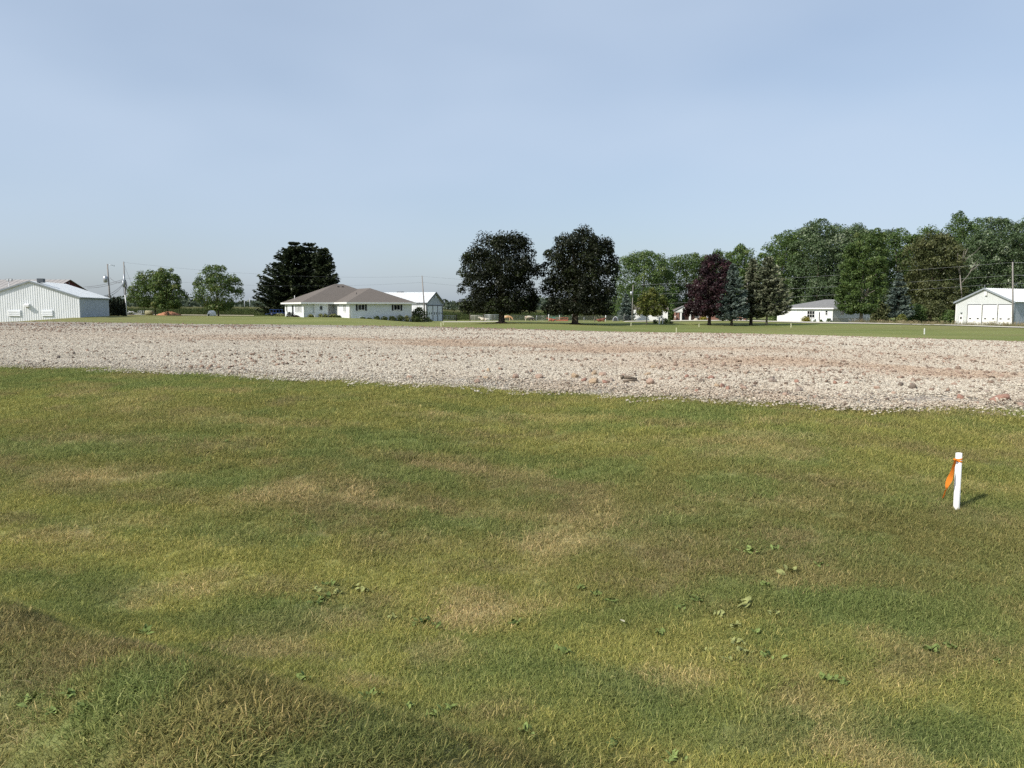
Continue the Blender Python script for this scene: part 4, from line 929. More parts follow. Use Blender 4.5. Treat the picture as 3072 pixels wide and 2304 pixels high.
# walls
lap_wall('wall', ho, m_siding, (0, YD), (0, -1), YD, B, SO, (-1, 0))
lap_wall('wall', ho, m_siding, (0, 0.3), (1, 0), 2.0, B, SO, (0, -1))
lap_wall('wall', ho, m_siding, (2.0, 0), (1, 0), 2.44, B, SO, (0, -1))
box('wall', ho, m_siding, 2.0, 2.06, 0.02, 1.3, B, SO); box('wall', ho, m_siding, 4.38, 4.44, 0.02, 1.3, B, SO)
lap_wall('wall', ho, m_siding_shade, (4.44, 1.3), (1, 0), WX0 - 4.44, B, SO, (0, -1))
lap_wall('wall', ho, m_siding, (WX0, 1.3), (0, -1), 1.3 - WY, B, SO, (-1, 0))
lap_wall('wall', ho, m_siding, (WX0, WY), (1, 0), WX1 - WX0, B + 0.62, SO, (0, -1))
lap_wall('wall', ho, m_siding, (WX1, WY), (0, 1), YD - WY, B, SO, (1, 0))
lap_wall('wall', ho, m_siding, (X1, YD), (-1, 0), X1, B, SO, (0, 1))
box('foundation', ho, m_conc, WX0 + 0.02, WX1 - 0.02, WY + 0.02, WY + 0.3, B, B + 0.63)
for _b in [(-0.03, 0.12, 0.17, 0.30, B, SO), (1.93, 2.08, -0.035, 0.06, B, SO), (4.36, 4.50, -0.035, 0.06, B, SO), (WX0 - 0.03, WX0 + 0.10, WY - 0.035, WY + 0.10, B, SO), (WX1 - .10, WX1 + .03, WY - .035, WY + .1, B, SO), (-0.03, 0.1, YD - .1, YD + .03, B, SO)]: box('corner_board', ho, m_white, *_b)
# soffit, fascia / gutter
ov = 0.62
slab('soffit', ho, m_white, [(-ov, -ov, SO + .004), (-ov, YD + ov, SO + .004), (X1 + ov, YD + ov, SO + .004), (X1 + ov, -ov, SO + .004)], 0.02)
slab('soffit', ho, m_white, [(WX0 - ov, WY - ov, SO + .002), (WX0 - ov, -ov - .002, SO + .002), (WX1 + ov, -ov - .002, SO + .002), (WX1 + ov, WY - ov, SO + .002)], 0.02)
def gutter(x0, y0, x1, y1):
    if x0 == x1: return box('gutter', ho, m_white, x0 - 0.06, x0 + 0.06, y0, y1, SO - 0.015, fz + 0.02)
    return box('gutter', ho, m_white, x0, x1, y0 - 0.06, y0 + 0.06, SO - 0.013, fz + 0.02)
gutter(-ov, -ov + .06, -ov, YD + ov); gutter(-ov - .06, -ov, WX0 - ov - .06, -ov); gutter(WX0 - ov, WY - ov + .06, WX0 - ov, -ov - .06); gutter(WX0 - ov - .06, WY - ov, WX1 + ov + .06, WY - ov); gutter(WX1 + ov, WY - ov + .06, WX1 + ov, YD + ov)
tubes('downspout', ho, m_white, [([(0.05, -ov + .1, SO - 0.02), (0.05, 0.1, SO - 0.3), (0.05, 0.1, B)], 0.05)])
tubes('downspout', ho, m_white, [([(WX0 + 0.25, WY - ov + .1, SO - 0.02), (WX0 + 0.12, WY - .1, SO - 0.35), (WX0 + 0.12, WY - .1, B)], 0.05)])
# roof planes
e = ov + 0.03; rzm, rzw = 6.32 - A0.z, 5.43 - A0.z
c00, c10, c11, c01 = (-e, -e, fz), (X1 + e, -e, fz), (X1 + e, YD + e, fz), (-e, YD + e, fz); r0, r1 = (8.0, 6.2, rzm), (9.6, 6.2, rzm)
for pl in ([c00, c10, r1, r0], [c10, c11, r1], [c11, c01, r0, r1], [c01, c00, r0]): slab('roof_plane', ho, m_shingle, pl, 0.03)
mx_, pk_ = (WX0 + WX1) / 2, (12.17, -1.34, rzw); bk = (12.17, 5.0, rzw)
w0, w1 = (WX0 - e, WY - e, fz + .003), (WX1 + e, WY - e, fz + .003)
slab('roof_plane', ho, m_shingle, [w0, w1, pk_], 0.03); slab('roof_plane', ho, m_shingle, [(WX0 - e, 0.2, fz + .003), w0, pk_, bk], 0.03); slab('roof_plane', ho, m_shingle, [w1, (WX1 + e, 5.0, fz + .003), bk, pk_], 0.03)
for x in (8.3, 9.15): box('roof_vent', ho, m_black, x - 0.18, x + 0.18, 5.0, 5.3, rzm - 0.72, rzm - 0.46)
tube('vent_pipe', ho, m_white, [(1.0, 9.2, 3.2), (1.0, 9.2, 4.05)], 0.06, 8); tube('vent_pipe', ho, m_black, [(9.2, -2.2, 4.0), (9.2, -2.2, 4.55)], 0.06, 8)
# openings
for y in (1.35, 2.15, 3.0, 3.9, 4.75): window(ho, (0, 0), (0, -1), (-1, 0), -y - 0.42, -y, 0.85, 2.25, 1, 1)
dr = wall_box('door', ho, m_shutter, (0, 0), (0, -1), (-1, 0), -7.5, -6.5, 0.025, 0.06, -0.05, 2.15); window(ho, (0, 0), (0, -1), (-1, 0), -11.4, -10.7, 0.9, 2.2)
window(ho, (WX0, 0), (0, -1), (-1, 0), 3.85, 4.25, 0.95, 2.25); window(ho, (WX0, 0), (0, -1), (-1, 0), 4.55, 4.95, 0.95, 2.25)
wall_box('door', ho, m_white, (WX0, 0), (0, -1), (-1, 0), 0.3, 1.3, 0.025, 0.06, -0.05, 2.1)
for a, b in ((1.62, 2.92), (8.5, 9.78)): window(ho, (WX0, WY), (1, 0), (0, -1), a, b, 1.28, 2.30, 2, 1, shutters=True)
window(ho, (2.0, 0), (1, 0), (0, -1), 0.95, 1.45, 1.35, 2.05, 1, 1, m_trim_g)
# planting along the house
def wpt(loc): return ho.matrix_basis @ Vector(loc)
HB = [((1.6, 7.0), 0.75, 1.05, 'green', 'dark clipped bush against the lit end wall of the ranch house'), ((0.6, 3.4), 0.5, 0.25, 'purple', 'low dark plant under the narrow windows of the ranch house')]
def plant(x, y, r, h, kd, lb, n=500, leaf=0.085):
    q = Vector((x, y, 0)); q.rotate(Euler((0, 0, YAW))); q += A0; q.z = h1(q.x, q.y) - 0.03
    return shrub('shrub', lb, q, r, r * 0.85, h, kd, n, leaf, 'foundation planting of the ranch house')
plant(-0.9, 6.0, 0.75, 0.95, 'cedar', 'dark clipped bush against the lit end wall of the ranch house'); plant(-0.7, 2.6, 0.6, 0.3, 'purple', 'low dark plant under the narrow windows of the ranch house'); plant(-1.3, 11.9, 1.1, 0.5, 'hosta', 'pale grassy plant at the far end corner of the ranch house')
for x, r, h, kd, lb in ((1.0, .55, .55, 'hosta', 'pale hosta clump at the left front corner of the ranch house'), (2.9, .55, .65, 'hosta', 'pale hosta clump under the lantern window'), (3.8, .5, .65, 'hosta', 'pale hosta clump next to the porch recess'), (4.8, .5, .6, 'hosta', 'pale hosta clump in front of the porch recess'), (5.5, .5, .65, 'hosta', 'pale hosta clump against the lit wing wall')):
    plant(x, -0.75, r, h, kd, lb, 420)
plant(5.6, -2.2, .6, .4, 'shrub', 'low green plant in front of the lit wing wall')
for i, (x, r, h, kd, lb) in enumerate(((8.3, .5, .18, 'shrub', 'tiny dark plant below the first shuttered window'), (9.6, .45, .2, 'shrub', 'tiny plant right of the first shuttered window'), (11.0, .62, .62, 'shrub', 'first of five bushes along the shaded wing wall'), (12.4, .68, .62, 'shrub', 'second of five bushes along the shaded wing wall'),
                           (13.9, .75, .85, 'shrub', 'third of five bushes along the shaded wing wall'), (15.4, .85, 1.15, 'shrub', 'fourth of five bushes along the shaded wing wall'), (16.8, .8, 1.1, 'hosta', 'fifth, palest bush along the shaded wing wall'))):
    plant(x, WY - 1.0, r, h, kd, lb, 600)
shrub('large_shrub', 'tall rounded shrub between the ranch house and the white shed', ground_at(1258, 146), 1.75, 1.5, 2.6, 'shrub', 2600, 0.11, 'foundation planting of the ranch house', stems=7)
shrub('large_shrub', 'low spreading shrub at the foot of the tall one by the ranch house', ground_at(1246, 144), 1.5, 1.2, 1.15, 'shrub', 1400, 0.10, 'foundation planting of the ranch house')
shrub('large_shrub', 'small shrub by the first shed door', ground_at(1286, 150), 0.8, 0.7, 0.85, 'shrub', 500, 0.10, 'foundation planting of the ranch house')

# --- white shed with three doors behind the house
E0 = P(1280, 963, 158); sy = math.atan2(-0.24, 0.97)
sh = empty('steel_shed', E0, sy, 'white roofed shed with three tall narrow doors behind the ranch house', 'shed')
WD, LN, SE, SR = 10.0, 17.0, 3.83, 5.92      # gable width (local y), length (local -x)
rib_wall(sh, m_steel_w, (-LN, 0), (1, 0), LN, -0.4, lambda d: SE, (0, -1), 0.92, 0.04)
slab('gable_wall', sh, m_steel_shade, [(0, 0, -0.4), (0, WD, -0.4), (0, WD, SE), (0, WD/2, SR - .04), (0, 0, SE)], 0.08)
slab('rear_wall', sh, m_steel_w, [(0, WD, -0.4), (-LN, WD, -0.4), (-LN, WD, SE), (0, WD, SE)], 0.05); slab('gable_wall', sh, m_steel_w, [(-LN, WD, -0.4), (-LN, 0, -0.4), (-LN, 0, SE), (-LN, WD/2, SR - .04), (-LN, WD, SE)], 0.05)
roof_panels(sh, m_roof_w, (0.35, -0.3, SE - .06), (-LN - .2, -0.3, SE - .06), (0.35, WD/2, SR + .05), (-LN - .2, WD/2, SR + .05), 0.95)
roof_panels(sh, m_roof_w, (0.35, WD + .3, SE - .06), (-LN - .2, WD + .3, SE - .06), (0.35, WD/2, SR + .05), (-LN - .2, WD/2, SR + .05), 0.95)
slab('rake_trim', sh, m_trim, [(0.40, -0.32, SE - .30), (0.40, WD/2, SR - .16), (0.40, WD/2, SR + .12), (0.40, -0.32, SE + .0)], 0.06); slab('rake_trim', sh, m_trim, [(0.40, WD/2, SR - .16), (0.40, WD + .32, SE - .30), (0.40, WD + .32, SE), (0.40, WD/2, SR + .12)], 0.06)
box('eave_trim', sh, m_trim, -LN, 0.3, -0.36, -0.31, SE - .27, SE - .10)
for _b in [(-0.12, 0.05, -0.06, 0.10, -.4, SE - .3), (-0.02, 0.05, WD - .1, WD + .06, -.4, SE - .3)]: box('corner_trim', sh, m_trim, *_b)
for k in range(3):
    y0 = 0.75 + k * 3.0; d = box('door', sh, m_siding, 0.002, 0.10, y0, y0 + 2.55, -0.2, 3.05)
    for yy in (0.5, 1.7): box('door_window', d, m_glass, 0.102, 0.115, y0 + yy, y0 + yy + 0.42, 1.30, 1.78)
for _b in [(0.003, 0.13, 3.35, 3.70, -.2, 3.12), (0.003, 0.13, 6.35, 6.70, -.2, 3.12), (0.003, 0.13, 9.35, 9.65, -.2, 3.12), (0.004, 0.125, 0.4, 9.9, 3.13, 3.28)]: box('door_post', sh, m_trim, *_b)
tubes('ridge_vent', sh, m_trim, [([(-8.5, WD/2, SR + .12), (-6.9, WD/2, SR + .12)], 0.09)], 6)
mesh_obj('yard_light', [(0.1, WD/2 - .1, SR - .75), (0.1, WD/2 + .25, SR - .75), (0.45, WD/2 + .25, SR - 1.0), (0.45, WD/2 - .1, SR - 1.0), (0.1, WD/2 - .1, SR - 1.15), (0.1, WD/2 + .25, SR - 1.15)], [(0, 3, 2, 1), (3, 4, 5, 2), (0, 4, 3), (1, 2, 5)], m_white, sh)

# --- grey steel garage at the right
Hc = P(2865, 975, 165); Hc.z = h1(Hc.x, Hc.y) - 0.02
ga = empty('steel_garage', Hc, YAW - math.pi / 2, 'pale grey steel garage with three white overhead doors by the road', 'garage')   # local x runs along the front, y to the back
WG, DG, GE, GR = 11.5, 20.0, 4.95, 7.65
gg = lambda d: GE + (GR - GE) * (1 - abs(d - WG / 2) / (WG / 2))
rib_wall(ga, m_steel_g, (0, 0), (1, 0), WG, -0.5, gg, (0, -1), 0.92, 0.02)
rib_wall(ga, m_steel_shade, (WG, 0.02), (0, 1), DG, -0.5, lambda d: GE, (1, 0), 0.92, 0.045)
slab('rear_wall', ga, m_steel_g, [(WG, DG, -0.5), (0, DG, -0.5), (0, DG, GE), (WG/2, DG, GR - .05), (WG, DG, GE)], 0.05); slab('side_wall', ga, m_steel_g, [(0, DG, -0.5), (0, 0.05, -0.5), (0, 0.05, GE), (0, DG, GE)], 0.05)
roof_panels(ga, m_roof_w, (WG + .35, -.4, GE - .1), (WG + .35, DG + .2, GE - .1), (WG/2, -.4, GR + .08), (WG/2, DG + .2, GR + .08), 0.95, rib=0.06)
roof_panels(ga, m_roof_w, (-.35, -.4, GE - .1), (-.35, DG + .2, GE - .1), (WG/2, -.4, GR + .08), (WG/2, DG + .2, GR + .08), 0.95, rib=0.06)
for sg in (0, 1):
    a = WG + .37 if sg else -.37; pts = [(a, -.44, GE - .42), (WG/2, -.44, GR - .20), (WG/2, -.44, GR + .13), (a, -.44, GE - .06)]
    slab('rake_trim', ga, m_trim_g, pts if not sg else pts[::-1], 0.06)
boxes('corner_trim', ga, m_white, [(-0.03, 0.14, -0.05, 0.1, -.5, GE - .3)]); box('corner_trim', ga, m_trim_g, WG - .14, WG + .08, -0.05, 0.1, -.5, GE - .3)
for a, b in ((2.54, 5.22), (5.55, 8.31), (8.59, 11.2)):
    d = box('overhead_door', ga, m_white, a, b, -0.08, -0.03, -0.1, 4.25)
    for k in range(7): box('door_panel', d, m_white, a + .03, b - .03, -0.105, -0.083, -0.08 + k * .615, .515 + k * .615)
    for wx in (0.16, 0.74): box('door_window', d, m_glass, a + (b - a) * wx - .05, a + (b - a) * wx + .36, -0.125, -0.107, 1.30, 1.55)
    box('door_jamb', ga, m_trim, a - .12, a - .005, -0.12, -0.03, -0.1, 4.36); box('door_jamb', ga, m_white, b + .005, b + .12, -0.12, -0.03, -0.1, 4.36); box('door_head', ga, m_trim, a - .004, b + .004, -0.12, -0.03, 4.255, 4.40)
d = box('walk_door', ga, m_white, 0.85, 1.60, -0.09, -0.03, -0.05, 2.08); box('door_window', d, m_glass, 1.05, 1.38, -0.11, -0.092, 1.25, 1.80); box('door_frame', ga, m_trim_g, 0.78, 0.845, -0.08, -0.03, -0.05, 2.15)
mesh_obj('door_lamp', [(1.0, -.03, 2.55), (1.45, -.03, 2.55), (1.45, -.03, 2.68), (1.0, -.03, 2.68), (1.22, -.25, 2.42), (1.25, -.25, 2.62)], [(0, 1, 4), (1, 2, 5, 4), (2, 3, 5), (3, 0, 4, 5)], m_trim, ga)
box('yard_light', ga, m_white, WG/2 + .1, WG/2 + .55, -.42, -.05, GR - 1.45, GR - .70)
tube('lightning_rod', ga, m_metal, [(WG/2, -0.2, GR + .1), (WG/2, -0.2, GR + .75)], [0.06, 0.02], 6)

# --- white ranch house behind the conifers
Gc = P(2497, 965, 160); Gc.z = h1(Gc.x, Gc.y)
rh = empty('garage_house', Gc, YAW, 'low white house with grey hipped roof and attached garage across the road', 'house')  # front (lit) is the local x=0 face running along +y, shaded side is y=0 face along +x
EV, RL, SL = 2.62, 14.0, 12.6
lap_wall('wall', rh, m_siding, (0, RL), (0, -1), RL, -0.6, EV, (-1, 0)); lap_wall('wall', rh, m_siding_shade, (0, 0), (1, 0), SL, 0.75, EV, (0, -1)); box('foundation', rh, m_conc, 0.05, SL - .05, -0.02, 0.2, -0.8, 0.745)
lap_wall('wall', rh, m_siding, (SL, 0), (0, 1), RL, -0.6, EV, (1, 0)); lap_wall('wall', rh, m_siding, (SL, RL), (-1, 0), SL, -0.6, EV, (0, 1))
for _b in [(-.04, .1, -.04, .1, -.6, EV), (SL - .1, SL + .04, -.04, .1, -.6, EV), (-.04, .1, RL - .1, RL + .04, -.6, EV)]: box('corner_board', rh, m_white, *_b)
e = 0.5; z0 = EV + .22
slab('soffit', rh, m_white, [(-e, -e, EV + .003), (-e, RL + e, EV + .003), (SL + e, RL + e, EV + .003), (SL + e, -e, EV + .003)], 0.02)
boxes('gutter', rh, m_white, [(-e - .06, -e + .06, -e + .07, RL + e, EV - .02, z0 + .02)]); boxes('gutter', rh, m_white, [(-e - .06, SL + e, -e - .06, -e + .06, EV - .02, z0 + .02)])
zr = 1.65 + (925 - 901) * 165 / F - Gc.z + 0.2
q = [(-e, -e, z0), (SL + e, -e, z0), (SL + e, RL + e, z0), (-e, RL + e, z0)]; ra, rb2 = (SL / 2, 3.6, zr), (SL / 2, 6.6, zr)
for pl in ([q[0], q[1], ra], [q[1], q[2], rb2, ra], [q[2], q[3], rb2], [q[3], q[0], ra, rb2]): slab('roof_plane', rh, m_shingle_g, pl, 0.03)
O, U, N = (0, 0), (0, 1), (-1, 0)
d = wall_box('garage_door', rh, m_white, O, U, N, 8.7, 12.9, 0.024, 0.06, -0.3, 2.1)
for k in range(4): wall_box('door_panel', d, m_white, O, U, N, 8.76, 12.84, 0.062, 0.085, -0.27 + k * .59, .29 + k * .59)
wall_box('door', rh, m_white, O, U, N, 6.9, 7.8, 0.024, 0.07, -0.2, 2.0); window(rh, O, U, N, 6.95, 7.3, 0.9, 1.8, 1, 1)
window(rh, O, U, N, 4.3, 6.2, 0.75, 2.25, 3, 2); wall_box('front_door', rh, m_white, O, U, N, 2.7, 3.6, 0.024, 0.07, 0.0, 2.15); wall_box('storm_door', rh, m_shutter, O, U, N, 3.0, 3.25, 0.072, 0.085, 0.3, 2.0)
wall_box('stoop', rh, m_conc, O, U, N, 1.9, 4.2, 0.03, 1.3, -0.6, 0.0); window(rh, O, U, N, 1.15, 1.75, 1.35, 2.3, 1, 2)
tubes('handrail', rh, m_black, [([(-1.25, 4.1, 0), (-1.25, 4.1, .9), (-0.1, 4.1, .95)], 0.025), ([(-1.25, 2.0, 0), (-1.25, 2.0, .9), (-0.1, 2.0, .95)], 0.025)], 5)
window(rh, (0, 0), (1, 0), (0, -1), 2.6, 3.7, 1.35, 2.45, 1, 2); wall_box('shutter_panel', rh, m_white, (0, 0), (1, 0), (0, -1), 11.4, 11.6, 0.024, 0.06, -.3, EV)
def near_rh(x, y): q = Vector((x, y, 0)); q.rotate(Euler((0, 0, YAW))); q += Gc; q.z = h1(q.x, q.y) - .02; return q
shrub('shrub', 'golden yellow shrub under the big window of the garage house', near_rh(-1.3, 5.6), 1.15, 1.0, 1.05, 'gold', 900, 0.09); shrub('shrub', 'small dark shrub at the corner of the garage house', near_rh(-0.8, 0.2), .55, .5, .8, 'green', 400, .08)
shrub('shrub', 'small potted looking plant by the stoop of the garage house', near_rh(-1.8, 2.9), .35, .3, .5, 'green', 200, .07); shrub('shrub', 'small dark plant between stoop and corner of the garage house', near_rh(-1.6, 1.5), .42, .4, .45, 'green', 260, .07)
# --- brick house with white porch, half hidden behind the purple maple
Bc = ground_at(2030, 190); m_brick = mat('brick', (0.24, 0.125, 0.095), 0.9, 0.3, 9.0)
bh = empty('brick_house', Bc, math.radians(-6), 'brick house with white gabled porch behind the purple maple', 'house')
box('wall', bh, m_brick, 0.2, 17, 1.5, 9.5, -0.5, 2.55); 
box('porch_floor', bh, m_conc, 0, 4.2, -0.6, 1.48, -0.4, 0.12)
for x in (0.1, 0.75, 2.95): box('porch_pillar', bh, m_brick if x < .5 else m_white, x, x + .42, -0.4, 0.0, 0.125, 2.2)
slab('porch_gable', bh, m_white, [(-.5, -.55, 2.2), (3.7, -.55, 2.2), (1.6, -.55, 3.35)], 0.08); slab('porch_roof', bh, m_shingle_g, [(-.7, -.75, 2.3), (1.6, -.75, 3.5), (1.6, 3, 3.5), (-.7, 3, 2.3)][::-1], .05); slab('porch_roof', bh, m_shingle_g, [(1.6, -.75, 3.5), (3.9, -.75, 2.3), (3.9, 3, 2.3), (1.6, 3, 3.5)][::-1], .05)
box('porch_beam', bh, m_white, -.55, 3.75, -.5, -.2, 2.0, 2.198)
q = [(-.3, 1.0, 2.6), (17.5, 1.0, 2.6), (17.5, 10, 2.6), (-.3, 10, 2.6)]; ra, rb2 = (4.5, 5.5, 4.6), (13, 5.5, 4.6)
for pl in ([q[0], q[1], rb2, ra], [q[1], q[2], rb2], [q[2], q[3], ra, rb2], [q[3], q[0], ra]): slab('roof_plane', bh, m_shingle, pl, .05)
wall_box('door', bh, m_shutter, (0, 1.5), (1, 0), (0, -1), 1.2, 2.1, .02, .06, .1, 2.1)
for a in (4.6, 7.4, 9.5, 13.0): window(bh, (0, 1.5), (1, 0), (0, -1), a, a + 1.0, .8, 2.1, 2, 1)
# --- white garage further left
Wc = ground_at(1908, 186); wg = empty('white_garage', Wc, math.radians(-4), 'plain white garage partly hidden by the small yellow green maple', 'garage')
lap_wall('wall', wg, m_white, (0, 0), (1, 0), 7.5, -.4, 2.6, (0, -1)); box('wall', wg, m_white, 0.01, 7.49, 0.03, 7, -.4, 2.55); slab('roof_plane', wg, m_shingle, [(-.3, -.3, 2.6), (7.8, -.3, 2.6), (7.8, 3.5, 3.9), (-.3, 3.5, 3.9)], .05); slab('roof_plane', wg, m_shingle, [(7.8, 7.3, 2.6), (-.3, 7.3, 2.6), (-.3, 3.5, 3.9), (7.8, 3.5, 3.9)], .05)
wall_box('overhead_door', wg, m_white, (0, 0), (1, 0), (0, -1), 3.2, 5.9, .026, .06, -.1, 2.1); box('corner_board', wg, m_white, 7.38, 7.54, -.06, .08, -.4, 2.6)

# ------------------------------------------------------------------ roads
def strip(name, pts, w, m, lift=0.02, parent=None):
    """ribbon of given width draped on the ground along world points"""
    pts = [Vector((p[0], p[1])) for p in pts]; V = []; n = 60
    d = np.concatenate([[0], np.cumsum([(pts[i+1] - pts[i]).length for i in range(len(pts) - 1)])]); d /= d[-1]
    xs_ = np.interp(np.linspace(0, 1, n), d, [p.x for p in pts]); ys_ = np.interp(np.linspace(0, 1, n), d, [p.y for p in pts])
    tx, ty = np.gradient(xs_), np.gradient(ys_); l = np.hypot(tx, ty); nx_, ny_ = -ty / l, tx / l
    for k in (-0.5, -0.17, 0.17, 0.5):
        X, Y = xs_ + nx_ * w * k, ys_ + ny_ * w * k; Z = H(X, Y) + lift + (0.05 if abs(k) < .3 else -0.04)
        V.append(np.stack([X, Y, Z], -1))
    V = np.concatenate(V); Fc = [(r * n + i, r * n + i + 1, (r + 1) * n + i + 1, (r + 1) * n + i) for r in range(3) for i in range(n - 1)]
    return structure(mesh_obj(name, V, Fc, m, smooth=True))
m_road = mat('pale_road', (0.56, 0.52, 0.42), 0.95, 0.08, 0.8)
rp_ = [hit(a, b) for a, b in ((2180,962.5),(2340,966),(2497,970),(2700,973.5),(2860,977))]
d_ = (rp_[-1] - rp_[-2]).normalized()
strip('road', [rp_[0] + (rp_[0] - rp_[1]) * 2] + rp_ + [rp_[-1] + d_ * 25, rp_[-1] + d_ * 90], 7.5, m_road, 0.14)
strip('driveway', [ground_at(1334, 150), ground_at(1400, 148), ground_at(1490, 150)], 3.0, m_road, 0.06)
strip('driveway', [ground_at(2040, 172), ground_at(2110, 165), ground_at(2185, 158), ground_at(2240, 150)], 4.0, m_road, 0.05)
strip('sandy_track', [ground_at(430, 166), ground_at(600, 160), ground_at(760, 166)], 1.6, mat('sand', (0.52, 0.45, 0.33), 0.95, 0.1, 1.0), 0.10)

# ------------------------------------------------------------------ utility poles and wires
def pole(label, top, base, Y, r=0.14, name='utility_pole'):
    g = ground_at(base[0], Y); e = empty(name, g, 0, label, 'utility pole', 'utility poles')
    t = P(top[0], top[1], Y) - g
    tube('pole', e, m_pole, [(0, 0, -0.6), t * 0.5, t], [r, r * 0.85, r * 0.65], 10)
    return e, g + t
p1, t1 = pole('utility pole with round transformer rising behind the cedars', (322, 792), (334, 946), 133, 0.16)
g = p1.location
tr = P(316, 838, 132.7) - g
tubes('transformer', p1, m_metal, [([tr + Vector((0, 0, -.55)), tr + Vector((0, 0, -.5)), tr + Vector((0, 0, .45)), tr + Vector((0, 0, .58))], [0.15, 0.31, 0.33, 0.18])], 12)
tubes('bushing', p1, m_trim_g, [([tr + Vector((0, 0, .55)), tr + Vector((0, 0, .85))], 0.05)], 6)
tubes('cross_arm', p1, m_metal, [([P(323, 794, 133) - g, P(340, 796, 133) - g], 0.04)], 6); tubes('insulator', p1, m_trim_g, [([P(342, 795, 133) - g, P(342.5, 799, 133) - g], 0.07)], 8)
p2, t2 = pole('thin utility pole with cable bundle and pale conduit beside the cedars', (371, 785), (380, 946), 131, 0.13)
g = p2.location
tubes('conduit', p2, m_white, [([P(375, 885, 130.8) - g, P(378, 912, 130.7) - g, P(380.5, 947, 130.6) - g], 0.075)], 6); tubes('conduit', p2, m_metal, [([P(371.5, 822, 130.8) - g, P(373, 862, 130.8) - g], 0.12)], 8)
tubes('cable_loop', p2, m_black, [([P(375, 838, 131) - g, P(380, 848, 131) - g, P(381, 862, 131) - g, P(376, 872, 131) - g], 0.05), ([P(375, 842, 131) - g, P(379, 858, 131) - g, P(376, 868, 131) - g], 0.05), ([P(371, 838, 131) - g, P(369, 860, 131) - g, P(373, 885, 131) - g], 0.03)], 5)
tubes('meter_box', p2, m_metal, [([P(369.5, 840, 130.7) - g, P(370.5, 862, 130.7) - g], 0.14)], 6)
p3, t3 = pole('leaning pole with no arms between the ranch house and the shed', (1266, 827), (1276, 962), 151, 0.15)
p4, t4 = pole('pale utility pole with small transformer near the small blue spruce', (1899, 855), (1896, 961), 178, 0.13)
g = p4.location; tr = P(1894, 880, 177.6) - g
tubes('transformer', p4, m_metal, [([tr + Vector((0, 0, -.45)), tr + Vector((0, 0, .45))], [0.27, 0.27])], 10)
p5, t5 = pole('tall utility pole in front of the grey steel garage', (3038, 786), (3040, 977), 148, 0.17)
p6, t6 = pole('short pole half hidden among the grey conifers', (2243, 832), (2240, 966), 150, 0.12)
m_wire = mat('wire', (0.10, 0.10, 0.11), 0.6, 0.1); m_wire_l = mat('wire_pale', (0.30, 0.31, 0.32), 0.5, 0.1)
def wire(label, a, b, sag, r=0.022, m=None, n=22):
    pts = []
    for i in range(n + 1):
        t = i / n; q = a.lerp(b, t); pts.append(Vector((q.x, q.y, q.z - sag * 4 * t * (1 - t))))
    o = tube('overhead_wire', None, m or m_wire, [p - a for p in pts], r, 5); o.location = a; tag(o, label, 'wire', 'overhead wires'); return o
for k, (ya, yb, s_) in enumerate(((787, 855, 0.5), (825, 884, 0.5), (849, 915, 0.3))):
    wire(('top', 'middle', 'lowest')[k] + ' wire strung from the garage pole past the wood', P(3038, ya, 148), P(1898, yb, 178), s_, 0.015, m_wire_l)
    wire(('top', 'middle', 'lowest')[k] + ' wire leaving the garage pole out of the picture', P(3038, ya, 148), P(3400, ya - 8, 118), 0.3, 0.022, m_wire_l)
for k, (ya, yb, yc) in enumerate(((787, 829, 857), (834, 847, 885))):
    nm = ('upper', 'lower')[k]
    wire(nm + ' thin wire crossing the sky above the ranch house', P(371, ya, 131), P(1267, yb, 151), 1.0, 0.010)
    wire(nm + ' thin wire from the leaning pole behind the maples', P(1267, yb, 151), P(1898, yc, 178), 0.5, 0.010)
for lb, a, b, s_ in (('upper service cable sloping from the thin pole to the barns', P(371, 838, 131), P(250, 861, 150), .25), ('second service cable sloping from the thin pole to the barns', P(371, 842, 131), P(262, 864, 150), .3), ('cable dropping from the thin pole to the white barn roof', P(372, 848, 131), P(302, 889, 124), .5), ('lower cable sagging from the thin pole to the white barn roof', P(372, 850, 131), P(298, 887, 124), .9),
                     ('short jumper cable between the transformer pole and the thin pole', P(330, 833, 133), P(369, 845, 131), .5), ('guy wire slanting down from the thin pole top', P(372, 793, 131), P(402, 870, 131), 0.05)):
    wire(lb, a, b, s_, 0.03 if 'guy' not in lb else 0.015)

# ------------------------------------------------------------------ cattle pen
m_rail = mat('pale_rail', (0.50, 0.49, 0.44), 0.8, 0.15)
def post(label, px, ytop, Y, r=0.09, m=None, ybase=None):
    g = ground_at(px, Y); top = P(px, ytop, Y).z - g.z
    o = tube('fence_post', None, m or m_wood, [(0, 0, -0.4), (0, 0, top * .6), (0.01, 0, top)], [r, r * .95, r * .9], 8); o.location = g
    return tag(o, label, 'fence post', 'fence posts of the cattle pen')
def rail_gate(label, pxa, pxb, Y, h=1.25, bars=5, m=None):
    a, b = ground_at(pxa, Y), ground_at(pxb, Y); e = empty('field_gate', a, math.atan2(b.y - a.y, b.x - a.x), label, 'gate', 'field gates of the cattle pen'); L_ = (b - a).length; m = m or m_rail; dz = b.z - a.z
    for i in range(bars):
        z = 0.2 + (h - 0.2) * i / (bars - 1); tube('rail', e, m, [(0, 0, z), (L_, 0, z + dz)], 0.03 if i < bars - 1 else 0.05, 6)
    for k in range(4): tube('upright', e, m, [(L_ * k / 3, 0, 0.15), (L_ * k / 3, 0, h + dz * k / 3)], 0.025, 6)
    return e
rail_gate('pale pipe gate next to the white shed', 1329, 1368, 168, 1.15, 5)
rail_gate('pale pipe gate beside the lying white cow', 1412, 1448, 166, 1.2, 5)
rail_gate('grey wire gate between the lying cow and the maple trunk', 1454, 1500, 165, 1.35, 7, m_metal)
